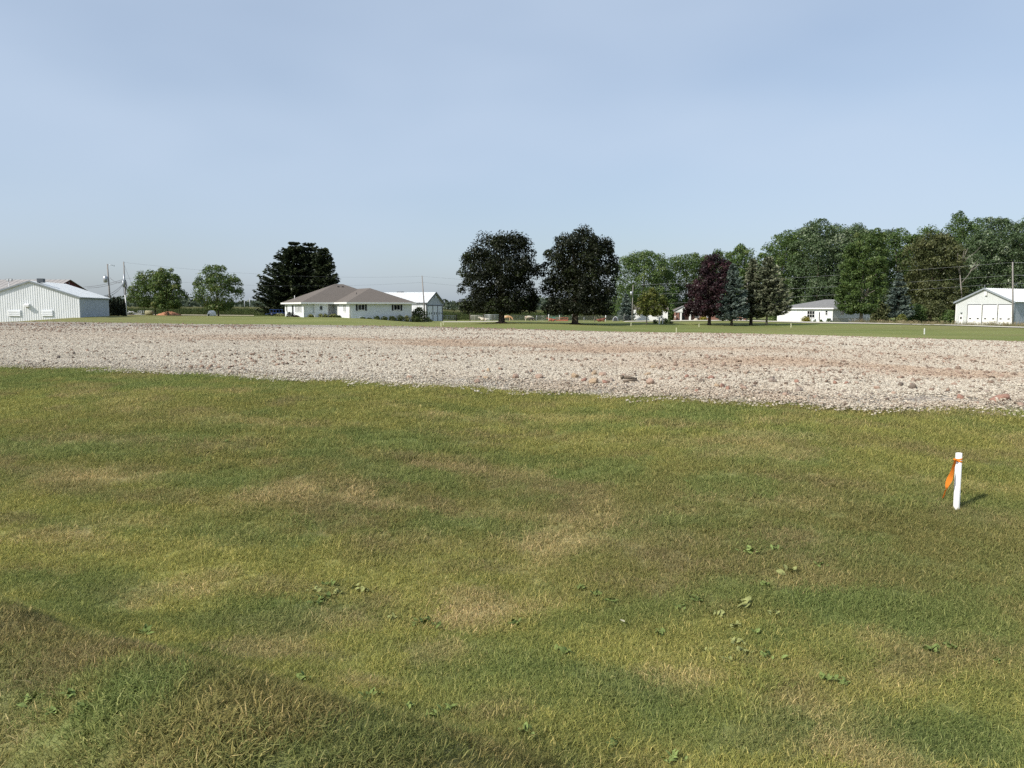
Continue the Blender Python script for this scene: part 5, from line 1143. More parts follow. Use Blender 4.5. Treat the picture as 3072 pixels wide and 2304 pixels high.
post('dark fence post at the end of the gate by the shed', 1369, 942, 166, .11, m_bark); post('dark fence post between the two pale pipe gates', 1410, 942, 165, .1, m_bark); post('dark fence post right behind the lying white cow', 1452, 941, 164, .1, m_bark)
post('thin fence post left of the nearer maple trunk', 1478, 944, 164, .05, m_bark); post('thin fence post in front of the tan cow', 1524, 943, 164, .06, m_wood); post('pale fence post left of the red feeder', 1646, 942, 172, .08, m_white); post('thin dark post before the red cow', 1655, 944, 164, .05, m_bark)
post('pale fence post beside the taller maple trunk', 1717, 938, 176, .08, m_white); post('wooden post in front of the brown lying cow', 1784, 950, 160, .08, m_wood); post('thin post between the cows and the maple', 1610, 946, 170, .05, m_metal); post('thin post right of the taller maple', 1752, 952, 165, .05, m_metal); post('leaning pale post in the pen corner', 1817, 946, 172, .08, m_white); post('fence post near the calf hutches', 1840, 953, 168, .06, m_metal)
# fence mesh wires of the pen
def fence_wire(label, pts, Y, m, r=0.012):
    w = [ground_at(px, Y) for px in pts]; e = empty('wire_fence', w[0], 0, label, 'fence', 'wire fences of the pen')
    for k in range(6):
        tube('strand', e, m, [q - w[0] + Vector((0, 0, 0.15 + k * 0.22)) for q in w], r, 4)
    return e
fence_wire('wire fence running behind the red feeder to the calf hutches', [1605, 1655, 1717, 1752, 1817, 1860, 1905], 172, m_metal, .012); fence_wire('wire fence in front of the tan cow and the spotted cow', [1500, 1524, 1560, 1610], 166, m_metal, .011)
# cattle
def cow_mat(name, base, patch, thr):
    m, t, o = new_mat(name); g = t.nodes.new('ShaderNodeTexCoord'); n = nd(t, 'ShaderNodeTexNoise', Scale=1.6, Detail=2.0); t.links.new(g.outputs['Object'], n.inputs['Vector'])
    r = ramp(t, [(thr - .02, base), (thr + .02, patch)]); t.links.new(n.outputs['Fac'], r.inputs['Fac']); b = nd(t, 'ShaderNodeBsdfPrincipled', Roughness=.85); t.links.new(r.outputs['Color'], b.inputs['Base Color']); t.links.new(b.outputs[0], o.inputs['Surface']); return m
def cow(label, px, Y, yaw, m, lying=False, graze=False, s=1.0):
    g = ground_at(px, Y)
    nodes, edges, rad = [], [], []
    def add(p, r, par=None):
        nodes.append(Vector(p) * s); rad.append(r if isinstance(r, tuple) else (r, r))
        if par is not None: edges.append((par, len(nodes) - 1))
        return len(nodes) - 1
    h = 0.98 if not lying else 0.42
    pel = add((-0.62, 0, h + .04), (.27, .27)); ba = add((-0.2, 0, h - .03), (.34, .34), pel); ch = add((0.30, 0, h), (.33, .33), ba); sh_ = add((0.62, 0, h + .08), (.25, .27), ch)
    if graze: nk = add((0.98, 0, h - .12), (.15, .19), sh_); hd = add((1.22, 0, h - .52), (.13, .13), nk); mz = add((1.38, 0, h - .80), (.085, .085), hd)
    else: nk = add((0.92, 0, h + .28), (.15, .19), sh_); hd = add((1.15, 0, h + .42), (.13, .14), nk); mz = add((1.46, 0, h + .28), (.08, .09), hd)
    for sd in (-1, 1):
        er = add(tuple(Vector(nodes[hd]) / s + Vector((-.03, sd * .20, .05))), .035, hd)
        if lying:
            k = add((0.62, sd * .26, .26), .10, sh_); w = add((0.98, sd * .24, .12), .07, k); add((0.70, sd * .22, .07), .05, w)
            k = add((-0.40, sd * .34, .30), .17, pel); w = add((0.02, sd * .42, .12), .07, k); add((-0.30, sd * .46, .06), .05, w)
        else:
            el = add((0.56, sd * .15, .72), .10, sh_); kn = add((0.58, sd * .15, .40), .06, el); add((0.57, sd * .15, .05), .055, kn)
            st = add((-0.58, sd * .17, .74), .13, pel); hk = add((-0.74, sd * .17, .44), .065, st); add((-0.68, sd * .17, .05), .055, hk)
    tl = add((-0.90, 0, h + .10), .045, pel); add((-0.96, 0, h - .45 if not lying else .15), .035, tl)
    if not lying and not graze: pass
    me = bpy.data.meshes.new('cow'); me.from_pydata(nodes, edges, []); me.materials.append(m)
    o = bpy.data.objects.new('cow', me); link(o); o.location = g; o.rotation_euler = (0, 0, yaw)
    sk = o.modifiers.new('skin', 'SKIN')
    for i, v in enumerate(me.skin_vertices[0].data): v.radius = (rad[i][0] * s, rad[i][1] * s); v.use_root = (i == 0)
    o.modifiers.new('smooth', 'SUBSURF').levels = 1; o.modifiers['smooth'].render_levels = 1
    return tag(o, label, 'cow', 'cattle in the pen')
cm_w = cow_mat('cow_cream', (0.62, 0.55, 0.44), (0.50, 0.42, 0.32), .62); cm_t = cow_mat('cow_tan', (0.50, 0.28, 0.12), (0.60, 0.45, 0.28), .55); cm_s = cow_mat('cow_spotted', (0.56, 0.50, 0.38), (0.32, 0.22, 0.14), .58); cm_d = cow_mat('cow_dark', (0.03, 0.022, 0.018), (0.05, 0.035, 0.03), .6); cm_r = cow_mat('cow_red', (0.28, 0.085, 0.045), (0.20, 0.06, 0.035), .6); cm_b = cow_mat('cow_brown', (0.17, 0.06, 0.035), (0.26, 0.13, 0.07), .62)
cow('cream white cow lying in the pen by the gate post', 1454, 168, math.radians(172), cm_w, lying=True)
cow('tan cow standing with its rear to the maple trunk', 1522, 172, math.radians(-18), cm_t, graze=True); cow('cream spotted cow standing broadside', 1586, 176, math.radians(8), cm_s, graze=True, s=.98); cow('dark brown calf standing against the spotted cow', 1594, 172, math.radians(10), cm_d, graze=True, s=.66)
cow('red brown cow lying left of the red feeder', 1657, 172, math.radians(170), cm_r, lying=True, s=.95); cow('brown cow lying behind the wooden post', 1800, 170, math.radians(10), cm_b, lying=True)
# red feeder with roof posts and green panel
m_rust = mat('feeder_red', (0.34, 0.095, 0.045), 0.8, 0.3, 2.0); m_green = mat('green_panel', (0.06, 0.17, 0.12), 0.7, 0.2)
g = ground_at(1686, 178); fe = empty('hay_feeder', g, 0, 'rust red hay feeder with upright bars in the pen', 'feeder')
for y in (-.55, .55): box('side_panel', fe, m_rust, -1.4, 1.35, y - .03, y + .03, .1, .42); box('top_rail', fe, m_rust, -1.4, 1.35, y - .03, y + .03, .80, .88)
for k in range(11): tube('bar', fe, m_rust, [(-1.4 + k * .275, -.55, .42), (-1.4 + k * .275, -.55, .82)], .035, 5)
for x in (-1.4, 1.35): box('end_panel', fe, m_rust, x - .03, x + .03, -.52, .52, .1, .86)
g = ground_at(1679, 184); sg = empty('green_board', g, 0, 'green board on a white post behind the red feeder', 'board'); box('board', sg, m_green, -.55, .55, .10, .14, 1.45, 2.75); tube('post', sg, m_white, [(0, 0, -.2), (0, 0, 2.7)], .09, 8)
g = ground_at(1663, 190); o = box('water_tank', None, m_green, -1.2, 1.2, -.4, .4, 0, 1.0); o.location = g; tag(o, 'low green water tank left behind the feeder', 'tank')
def hutch(label, px, Y, s=1.0, yaw=-15):
    g = ground_at(px, Y); e = empty('calf_hutch', g, math.radians(yaw), label, 'calf hutch', 'white calf hutches'); V, Fc = [], []; seg = 12; n = 5
    for j, (y, r) in enumerate(((-1.0, .92), (-.9, 1.0), (.6, 1.0), (.95, .75), (1.1, .35))):
        for i in range(seg + 1):
            a = math.pi * i / seg; V.append((r * .75 * s * math.cos(a), y * s, r * 1.3 * s * math.sin(a)))
    for j in range(n - 1):
        for i in range(seg): Fc.append((j*(seg+1)+i, j*(seg+1)+i+1, (j+1)*(seg+1)+i+1, (j+1)*(seg+1)+i))
    mesh_obj('shell', V, Fc, m_white, e, True); V = [(.68 * s * math.cos(math.pi * i / seg), -.99 * s, 1.16 * s * math.sin(math.pi * i / seg)) for i in range(seg + 1)]
    mesh_obj('doorway', V, [tuple(range(seg, -1, -1))], m_shutter, e); return e
hutch('white domed calf hutch at the pen corner', 1847, 180, .82); hutch('second white calf hutch close to the small blue spruce', 1880, 186, .6); hutch('white domed hutch beside the young maple standing alone', 635, 158, .8, 165)
# ------------------------------------------------------------------ things by the left trees
g = ground_at(398, 152); e = empty('scrap_pile', g, 0, 'heap of pale broken boards and sheets beside the thin pole', 'scrap pile')
for i in range(16):
    L_, w, a, z, tl = RNG.uniform(.7, 2.2), RNG.uniform(.08, .5), RNG.uniform(-.9, .9), RNG.uniform(.05, .55), RNG.uniform(-.25, .35); o = box('board', e, [m_white, m_rail, m_wood, m_metal][i % 4], -L_/2, L_/2, -w/2, w/2, -.03, .03); o.location = (RNG.uniform(-1.3, 1.5), RNG.uniform(-.7, .7), z); o.rotation_euler = (RNG.uniform(-.4, .4), tl, a)
g = ground_at(426, 156); e = empty('stock_gate', g, 0, 'grey metal panel gate left of the green tank', 'gate')
for k in range(5): tube('upright', e, m_metal, [(-.75 + k * .37, 0, 0), (-.75 + k * .37, 0, .85)], .03, 5)
for z in (.1, .45, .85): tube('rail', e, m_metal, [(-.78, 0, z), (.78, 0, z)], .035, 5)
g = ground_at(449, 156); o = tube('round_bale', None, mat('bale', (0.27, 0.25, 0.15), .95, .25, 3.0, .8, 25), [(-.75, 0, .46), (-.70, 0, .46), (.70, 0, .46), (.75, 0, .46)], [.38, .5, .5, .38], 16); o.location = g; tag(o, 'weathered round bale between the grey gate and the pair of maples', 'bale')
def mound(name, label, cat, px, Y, w, dp, h, m, seed=1):
    g = ground_at(px, Y); V, Fc = [], []; n = 26; k = 12; r = np.random.default_rng(seed)
    for j in range(k + 1):
        for i in range(n):
            a = 2 * math.pi * i / n; q = 1 - j / k; V.append((w * q * math.cos(a) * (1 + .06 * r.normal()), dp * q * math.sin(a) * (1 + .06 * r.normal()), h * (1 - q ** 1.7) * (1 + .10 * r.normal()) - .06 * (j == 0)))
    for j in range(k):
        for i in range(n): Fc.append((j*n+i, j*n+(i+1) % n, (j+1)*n+(i+1) % n, (j+1)*n+i))
    o = mesh_obj(name, V, Fc, m, None, True); o.location = g; return tag(o, label, cat)
mound('soil_mound', 'low orange red pile of clay soil under the joined young maples', 'soil pile', 508, 156, 2.6, 1.2, .72, mat('orange_clay', (0.42, 0.20, 0.11), .95, .35, 2.5, .9, 9), 4)
# blue implement by the spruces
m_blue = mat('blue_paint', (0.03, 0.065, 0.21), .5, .25); g = ground_at(834, 165); e = empty('farm_wagon', g, math.radians(12), 'blue painted farm wagon parked under the dark spruces', 'wagon')
box('bed', e, m_blue, -1.6, 1.6, -.7, .7, .55, .72); 
for k in range(6): box('stake_side', e, m_blue, -1.55 + k * .62, -1.47 + k * .62, -.72, -.66, .72, 1.35)
box('top_rail', e, m_blue, -1.6, 1.6, -.74, -.66, 1.33, 1.43); box('headboard', e, m_blue, 1.5, 1.6, -.62, .7, .73, 1.5)
for x in (-1.1, 1.1):
    for y in (-.66, .66):
        w = tube('wheel', e, m_black, [(x, y - .09, .33), (x, y + .09, .33)], .33, 14); tube('hub', w, m_blue, [(x, y - .11, .33), (x, y + .11, .33)], .14, 8)
tube('drawbar', e, m_blue, [(-1.6, 0, .5), (-2.6, 0, .35)], .05, 6)
# ------------------------------------------------------------------ mailbox bed and yard objects on the right
g = ground_at(1978, 130); e = empty('mailbox_post', g, 0, 'white post with crossarm and mailbox in the small mulch bed', 'mailbox')
box('post', e, m_white, -.11, .11, -.11, .11, -.2, 1.15); box('arm', e, m_white, -.45, .95, -.06, .06, .92, 1.06); box('brace', e, m_white, .5, .62, -.05, .05, -.1, .92); tube('mailbox', e, m_metal, [(.35, -.28, 1.2), (.35, .28, 1.2)], .14, 10)
shrub('shrub', 'dark clipped shrub left of the white mailbox post', ground_at(1967, 131), .5, .45, .75, 'green', 420, .08); shrub('shrub', 'wider dark shrub right of the white mailbox post', ground_at(1997, 131), 1.0, .7, .85, 'green', 700, .08); shrub('shrub', 'tiny low dark shrub at the end of the mailbox bed', ground_at(2013, 131), .45, .4, .35, 'cedar', 250, .07)
m_boulder = mat('boulder', (0.48, 0.42, 0.34), .95, .2, 3.0, .6, 12)
def boulder(label, px, Y, r, sc=(1, 1, 1), seed=3):
    v, f = stone_geo(r, 2, .3, .9, seed); o = mesh_obj('boulder', v, f, m_boulder, None, True); o.location = ground_at(px, Y) + Vector((0, 0, r * .4)); o.scale = sc; return tag(o, label, 'boulder', 'pale boulders before the brick house')
boulder('pointed pale boulder left of the purple maple trunk', 2087, 168, .42, (1, 1, 1.2), 5); boulder('rounded pale boulder right of the purple maple trunk', 2165, 165, .48, (1.3, 1, .85), 8)
shrub('shrub', 'yellow shrub behind the purple maple trunk', ground_at(2110, 175), .8, .7, .95, 'gold', 700, .09)
g = ground_at(2228, 150); e = empty('mailbox_stand', g, 0, 'white mailbox on a curved post among the conifers', 'mailbox'); tube('post', e, m_white, [(0, 0, -.2), (0, 0, .7), (-.05, 0, 1.0)], .09, 8); tubes('mailbox', e, m_white, [([(-.30, 0, 1.05), (-.26, 0, 1.06), (.08, 0, 1.12), (.12, 0, 1.12)], [.08, .17, .17, .08])], 10)
g = ground_at(1868, 176); tag(tube('leaning_pole', None, m_pole, [(0, 0, -.1), (.45, 0, 1.7)], .05, 6), 'thin pole leaning against the small blue spruce', 'pole').location = g
g = ground_at(2025, 182); e = empty('yard_sign', g, 0, 'small white sign on a stick left of the brick porch', 'sign'); tube('stick', e, m_metal, [(0, 0, -.1), (0, 0, .8)], .03, 6); box('plate', e, m_white, -.13, .13, -.05, -.03, .75, 1.15)
# chairs on the lawn by the shaded house end
def lawn_chair(label, px, Y, yaw):
    e = empty('lawn_chair', ground_at(px, Y), yaw, label, 'chair', 'white lawn chairs')
    box('seat', e, m_white, -.26, .26, -.26, .26, .40, .44); o = box('backrest', e, m_white, -.26, .26, .25, .29, .46, 1.0); o.rotation_euler = (-.12, 0, 0)
    for x in (-.23, .23):
        for y in (-.23, .23): box('leg', e, m_white, x - .025, x + .025, y - .025, y + .025, -.05, .40)
        box('armrest', e, m_white, x - .03, x + .03, -.26, .24, .62, .66)
lawn_chair('white lawn chair left of the thick trunk by the shaded house end', 2552, 154, .4); lawn_chair('second white lawn chair closer to the thick trunk', 2566, 154, -.5)
# distant communication towers and power pole specks
for px, yt, lb in ((735, 893, 'far thin mast left of the dark spruces'), (751, 891, 'second far thin mast nearer the dark spruces')):
    g = ground_at(px, 420); o = tube('mast', None, m_metal, [(0, 0, 0), (0, 0, P(px, yt, 420).z - g.z)], .12, 6); o.location = g; tag(o, lb, 'mast', 'far masts')

# ------------------------------------------------------------------ survey stakes on the far lawn
m_stake = mat('stake_paint', (0.70, 0.68, 0.46), .6, .05)
for px, yt, yb, Y, lb in ((1323, 968, 980, 113, 'pale marker stake at the gravel edge below the shed, nearer the gravel'), (1330, 964, 976, 118, 'pale marker stake below the shed, farther from the gravel'), (1893, 968, 979, 122, 'pale marker stake on the lawn below the utility pole'), (2029, 983, 996, 95, 'pale marker stake at the gravel edge below the brick porch'),
                       (2097, 971, 981, 128, 'pale marker stake beside the purple maple'), (2373, 970, 983, 115, 'pale marker stake before the garage house'), (2773, 985, 1003, 77, 'tallest pale marker stake on the mown strip left of the steel garage')):
    g = hit(px, yb) if True else None; hgt = (yb - yt) / F * g.y
    o = mesh_obj('marker_stake', *box_geo(-.045, .045, -.03, .03, -.2, hgt), m_white if px == 2773 else m_stake); o.location = g; o.rotation_euler = (RNG.normal(0, .02), RNG.normal(0, .02), .3); tag(o, lb, 'stake', 'marker stakes on the far lawn')

# ------------------------------------------------------------------ tall weeds along the road verge
def weed_clump(seed):
    r = np.random.default_rng(seed); V = []; T = []
    for i in range(34):
        x, y = r.normal(0, .35, 2); h = r.uniform(.35, .95); a = r.uniform(0, 6.28); c, s_ = math.cos(a), math.sin(a); w = .02; ln = r.uniform(.05, .3)
        V.append([(x - w * s_, y + w * c, 0), (x + w * s_, y - w * c, 0), (x + c * ln + w * .5 * s_, y + s_ * ln, h), (x + c * ln - w * .5 * s_, y + s_ * ln, h)]); T.append(r.uniform(.1, .75))
        if r.random() < .4: V.append([(x + c * ln - .03, y + s_ * ln, h - .1), (x + c * ln + .03, y + s_ * ln, h - .1), (x + c * ln + .025, y + s_ * ln, h + .1), (x + c * ln - .025, y + s_ * ln, h + .1)]); T.append(r.uniform(.8, 1))
    return quads_obj('weeds', np.array(V, float), LF['dryweed'], rnd=np.array(T), do_link=False)
ra_, rb_ = rp_[2], rp_[-1] + d_ * 40; n_ = 480; t = RNG.random(n_); off = RNG.uniform(5.0, 12.0, n_) + 3 * np.sin(t * 19)
nv = Vector((-d_.y, d_.x)); nv = nv if nv.y > 0 else -nv
wx = ra_.x + (rb_.x - ra_.x) * t + nv.x * off; wy = ra_.y + (rb_.y - ra_.y) * t + nv.y * off
stuff(scatter('roadside_weeds', np.stack([wx, wy, H(wx, wy) - .02], -1), np.stack([0*wx, 0*wx, RNG.uniform(0, 6.28, n_)], -1), RNG.uniform(.35, 1.0, n_), RNG.integers(0, 4, n_), [weed_clump(700 + i) for i in range(4)], LF['dryweed']), 'tall dry weeds along the far side of the road', 'weeds')

# ------------------------------------------------------------------ stones and log lying on the gravel near the lawn
m_st = {'p': mat('stone_pink', (0.37, 0.265, 0.20), .95, .22, 14.0, .5, 40), 'r': mat('stone_red', (0.33, 0.19, 0.14), .95, .25, 14.0, .5, 40), 'd': mat('stone_shadow_dark', (0.185, 0.148, 0.118), .95, .3, 14.0, .5, 40), 't': mat('stone_tan', (0.40, 0.30, 0.20), .95, .22, 14.0, .5, 40), 'g': mat('stone_grey', (0.30, 0.245, 0.20), .95, .22, 14.0, .5, 40)}  # the dark stones are added where only shadows of stones lie
STONE_ME = {}
for c in m_st:
    for k in range(4):
        v, f = stone_geo(1.0, 2, .32, .75, 900 + k * 7 + ord(c)); o = mesh_obj('stone_form', v, f, m_st[c], do_link=False); STONE_ME[c, k] = o.data
CN = {'p': 'pinkish', 'r': 'rusty red', 'd': 'dark', 't': 'tan', 'g': 'grey'}
ROCKS = [(1460,1146,15,'t'),(1498,1148,19,'g'),(1501,1122,14,'p'),(1465,1126,13,'t'),(1449,1127,10,'p'),(1546,1146,21,'p'),(1581,1132,14,'d'),(1594,1129,11,'p'),(1617,1148,21,'p'),(1725,1146,19,'t'),(1752,1157,15,'r'),(1693,1158,14,'d'),(1439,1143,11,'p'),(1431,1154,17,'p'),
 (1772,1128,13,'d'),(1783,1137,17,'t'),(1781,1163,27,'t'),(1814,1163,14,'r'),(1832,1157,19,'g'),(1808,1139,15,'p'),(1943,1137,17,'t'),(1952,1166,28,'p'),(1959,1115,12,'t'),(2103,1160,18,'d'),(2133,1149,14,'r'),(2166,1175,18,'r'),(2151,1174,16,'t'),(2184,1181,16,'r'),(2234,1183,22,'p'),(2260,1175,15,'d'),
 (2315,1153,22,'d'),(2316,1160,26,'g'),(2390,1161,13,'r'),(2328,1188,14,'g'),(2396,1190,24,'g'),(2531,1190,13,'g'),(2614,1197,13,'d'),(2538,1165,12,'r'),(2505,1165,13,'r'),(2282,1139,14,'d'),(2219,1110,9,'d'),(2485,1184,11,'d'),(2356,1198,18,'p'),(2447,1206,14,'p'),(2520,1202,15,'p'),
 (2881,1207,19,'r'),(2997,1213,34,'r'),(2835,1191,11,'d'),(3062,1225,20,'p'),(2700,1171,22,'d'),(2738,1178,26,'d'),(2631,1180,13,'p'),(2534,1134,13,'g'),(222,1072,13,'d'),(176,1084,14,'d'),(132,1094,12,'d'),(560,1092,12,'d'),(255,977,10,'d'),(1130,1062,9,'d'),(1413,1109,9,'d'),(1403,1115,12,'d'),(1329,1126,12,'d'),(1348,1141,14,'g'),
 (2060,1145,13,'r'),(2085,1143,12,'p'),(2020,1122,12,'p'),(1905,1128,10,'d'),(2010,1150,11,'p'),(1870,1140,11,'p'),(2140,1120,9,'d'),(2440,1165,12,'d'),(2570,1150,10,'d'),(2780,1150,10,'d'),(2920,1160,11,'d'),(2960,1190,13,'g'),(1230,1143,13,'p'),(1090,1117,10,'d'),(880,1098,9,'d'),(505,1107,10,'d'),(330,1097,10,'d'),(80,1095,12,'g'),(1650,1120,10,'d'),(1700,1137,10,'p'),(1560,1110,9,'d'),(2930,1218,13,'p'),(2680,1195,12,'p'),(2060,1180,14,'p'),(2090,1185,11,'r')]
SPECIAL = {(1617,1148): 'squarish pinkish brown stone standing alone near the middle of the gravel edge', (1781,1163): 'broad tan slab of stone left of the weathered log', (1952,1166): 'broad pinkish flat stone just right of the weathered log', (2997,1213): 'largest rusty red stone at the right end of the gravel edge', (2316,1160): 'wide grey stone under a shadow imitating stone right of the stony patch', (2315,1153): 'dark stone imitating a shadow behind the wide grey stone',
           (1943,1137): 'blocky tan stone above the broad flat stone by the log', (1725,1146): 'tan stone left of the stony heap by the log', (1546,1146): 'rounded pinkish stone between the two brown stone clusters', (2881,1207): 'rusty red stone second from the right end of the gravel edge', (1130,1062): 'single shadow imitating dark stone on pale gravel below the ranch house', (255,977): 'single shadow imitating dark stone at the far edge below the barn corner', (2234,1183): 'pinkish block at the lawn edge below the spruces', (1498,1148): 'grey lump at the right of the left stone cluster'}
zone = lambda px: ('at the left end of the gravel' if px < 700 else 'in the left stone cluster below the maples' if px < 1530 else 'in the stony heap around the log' if px < 2050 else 'in the stone patch below the conifers' if px < 2450 else "near the gravel's right end")
for i, (px, py, w, c) in enumerate(ROCKS):
    q = hit(px, py - 1.5); r = w / F * q.y * (0.66 if c not in 'dg' else 0.5)
    o = bpy.data.objects.new('stone', STONE_ME[c, i % 4]); link(o)
    o.location = (q.x, q.y, float(padz(q.x, q.y)) + r * 0.45); o.scale = (r * RNG.uniform(.9, 1.15), r * RNG.uniform(.75, 1.0), r * RNG.uniform(.75, 1.05)); o.rotation_euler = (RNG.normal(0, .2), RNG.normal(0, .2), RNG.uniform(0, 6.28))
    tag(o, SPECIAL.get((px, py), '%s stone %s' % (CN[c], zone(px))), 'stone', 'loose stones on the gravel')
lg = hit(1868, 1159); L1 = hit(1909, 1157)
m_log = mat('log_wood', (0.17, 0.135, 0.10), .95, .35, 20.0, .8, 60)
e = empty('log', lg, 0, 'short weathered forked log lying on the gravel near the lawn', 'log')
dv = (L1 - lg) * 1.05; lg.z = float(padz(lg.x, lg.y)) + .015; e.location = lg; zz = .07
tubes('branch', e, m_log, [([(0, 0, zz + .02), dv * .5 + Vector((0, .02, zz)), dv + Vector((0, .02, zz - .03))], [.034, .030, .020])], 8)
tubes('branch', e, m_log, [([(0.0, -.09, .02), dv * .5 + Vector((0, -.08, .03)), dv * .97 + Vector((0, -.06, .025))], [.024, .022, .016])], 8); tubes('stub', e, m_log, [([(-.01, 0, zz), (-.03, -.03, zz + .05)], [.035, .03])], 7)

# ------------------------------------------------------------------ white stake with orange ribbon
sb = hit(2869, 1527); st_ = P(2877, 1359, sb.y) - sb
stk = empty('survey_stake', sb, 0, 'white plastic pipe stake standing in the near lawn', 'stake')
m_pvc = mat('white_pvc', (0.78, 0.78, 0.75), .35, .03, 3.0)
r0 = 18.5 / 2 / F * sb.y * 0.97; seg = 20; V, Fc = [], []
ax = st_.normalized(); u_ = ax.cross(Vector((0, 1, 0))).normalized(); w_ = ax.cross(u_)
for k, (t, r) in enumerate(((-.12, r0), (1.0, r0), (1.0, r0 * .86), (.80, r0 * .86))):
    for i in range(seg): a = 2 * math.pi * i / seg; V.append(st_ * t + (u_ * math.cos(a) + w_ * math.sin(a)) * r)
for k in range(3):
    for i in range(seg): Fc.append((k*seg+i, k*seg+(i+1) % seg, (k+1)*seg+(i+1) % seg, (k+1)*seg+i))
mesh_obj('pipe', V, Fc, m_pvc, stk, True)
V, Fc = [], []
m_or, t_or, o_or = new_mat('orange_ribbon'); d = nd(t_or, 'ShaderNodeBsdfDiffuse'); d.inputs[0].default_value = (0.95, 0.33, 0.05, 1); tl_ = nd(t_or, 'ShaderNodeBsdfTranslucent'); tl_.inputs[0].default_value = (0.95, 0.40, 0.07, 1); mxs = nd(t_or, 'ShaderNodeMixShader'); mxs.inputs[0].default_value = .35
t_or.links.new(d.outputs[0], mxs.inputs[1]); t_or.links.new(tl_.outputs[0], mxs.inputs[2]); t_or.links.new(mxs.outputs[0], o_or.inputs[0])
rib = empty('flagging_ribbon', sb + st_ * .88, 0, 'orange flagging ribbon tied round the white stake', 'ribbon'); o0 = st_ * .88
def band(name, t0, t1, tilt):
    V, Fc = [], []
    for k, t in enumerate((t0, (t0 + t1) / 2, t1)):
        for i in range(seg): a = 2 * math.pi * i / seg; V.append(st_ * (t + tilt * math.cos(a)) - o0 + (u_ * math.cos(a) + w_ * math.sin(a)) * (r0 * (1.10 if k != 1 else 1.16)))
    for k in range(2):
        for i in range(seg): Fc.append((k*seg+i, k*seg+(i+1) % seg, (k+1)*seg+(i+1) % seg, (k+1)*seg+i))
    return mesh_obj(name, V, Fc, m_or, rib, True)
band('band', .845, .875, .012); band('band', .885, .912, -.008)
kn = P(2865, 1378, sb.y - .045) - sb - o0
v, f = stone_geo(.018, 1, .2, .9, 77); o = mesh_obj('knot', v, f, m_or, rib, True); o.location = kn
TAIL = [(2866,1377,2869,1385),(2861,1386,2868,1390),(2856,1402,2864,1406),(2849,1420,2861,1424),(2841,1434,2858,1440),(2837,1446,2852,1450),(2836,1458,2845,1461),(2837,1466,2841,1467),(2834,1474,2837,1475),(2830,1485,2835,1486),(2827,1494,2829,1495)]
V = []
for k, (ax1, ay1, bx1, by1) in enumerate(TAIL):
    V += [P(ax1, ay1, sb.y - .05 - .012 * math.sin(k * .9)) - sb - o0, P(bx1, by1, sb.y - .045 + .018 * math.sin(k * .8 + 1)) - sb - o0]
n = len(V); off = Vector((0, .0012, 0)); V += [v + off for v in V]
Fc = [(2*k, 2*k+1, 2*k+3, 2*k+2) for k in range(len(TAIL) - 1)]; Fc += [(n+2*k+2, n+2*k+3, n+2*k+1, n+2*k) for k in range(len(TAIL) - 1)]
mesh_obj('tail', V, Fc, m_or, rib, True)

# ------------------------------------------------------------------ broad-leaved weeds in the near lawn
m_wl = [mat('weed_leaf', (0.175, 0.225, 0.072), .95, .3, 3.0, spec=.05), mat('weed_leaf_pale', (0.24, 0.255, 0.098), .95, .25, 3.0, spec=.05), mat('weed_leaf_dark', (0.135, 0.175, 0.055), .95, .3, 3.0, spec=.05)]
def leaf_mesh(m, kind):
    V, Fc = [], []; n = 6
    for i in range(n + 1):
        t = i / n; w = .30 * math.sin(math.pi * min(1, t ** .8 * .96 + .04)) * (1.0 if kind == 0 else (.55 + .25 * (i % 2))) + .02; z = .22 * math.sin(t * 2.2) - .10 * t * t
        V += [(t, -w, z + .05), (t, 0, z), (t, w, z + .05)]
    for i in range(n): Fc += [(3*i, 3*i+1, 3*i+4, 3*i+3), (3*i+1, 3*i+2, 3*i+5, 3*i+4)]
    o = mesh_obj('weed_leaf_form', V, Fc, m, do_link=False, smooth=True); return o.data
LM = {(a, k): leaf_mesh(m_wl[a], k) for a in range(3) for k in range(2)}
def weed(px, py, w, tone, kind, label):
    q = hit(px, py); e = empty('weed', q, RNG.uniform(0, 6.28), label, 'weed', 'broad leaved weeds in the near lawn'); R_ = w / F * q.y * .5
    n = int(RNG.integers(9, 15))
    for i in range(n):
        o = bpy.data.objects.new('leaf', LM[tone, kind]); link(o, e); l = R_ * RNG.uniform(.5, 1.0)
        o.scale = (l, l * RNG.uniform(.7, 1.0), l * RNG.uniform(.8, 1.3)); o.location = (RNG.normal(0, R_ * .35), RNG.normal(0, R_ * .45), .015); o.rotation_euler = (RNG.normal(0, .4), -RNG.uniform(.10, .75), i * 6.283 / n + RNG.normal(0, .5))
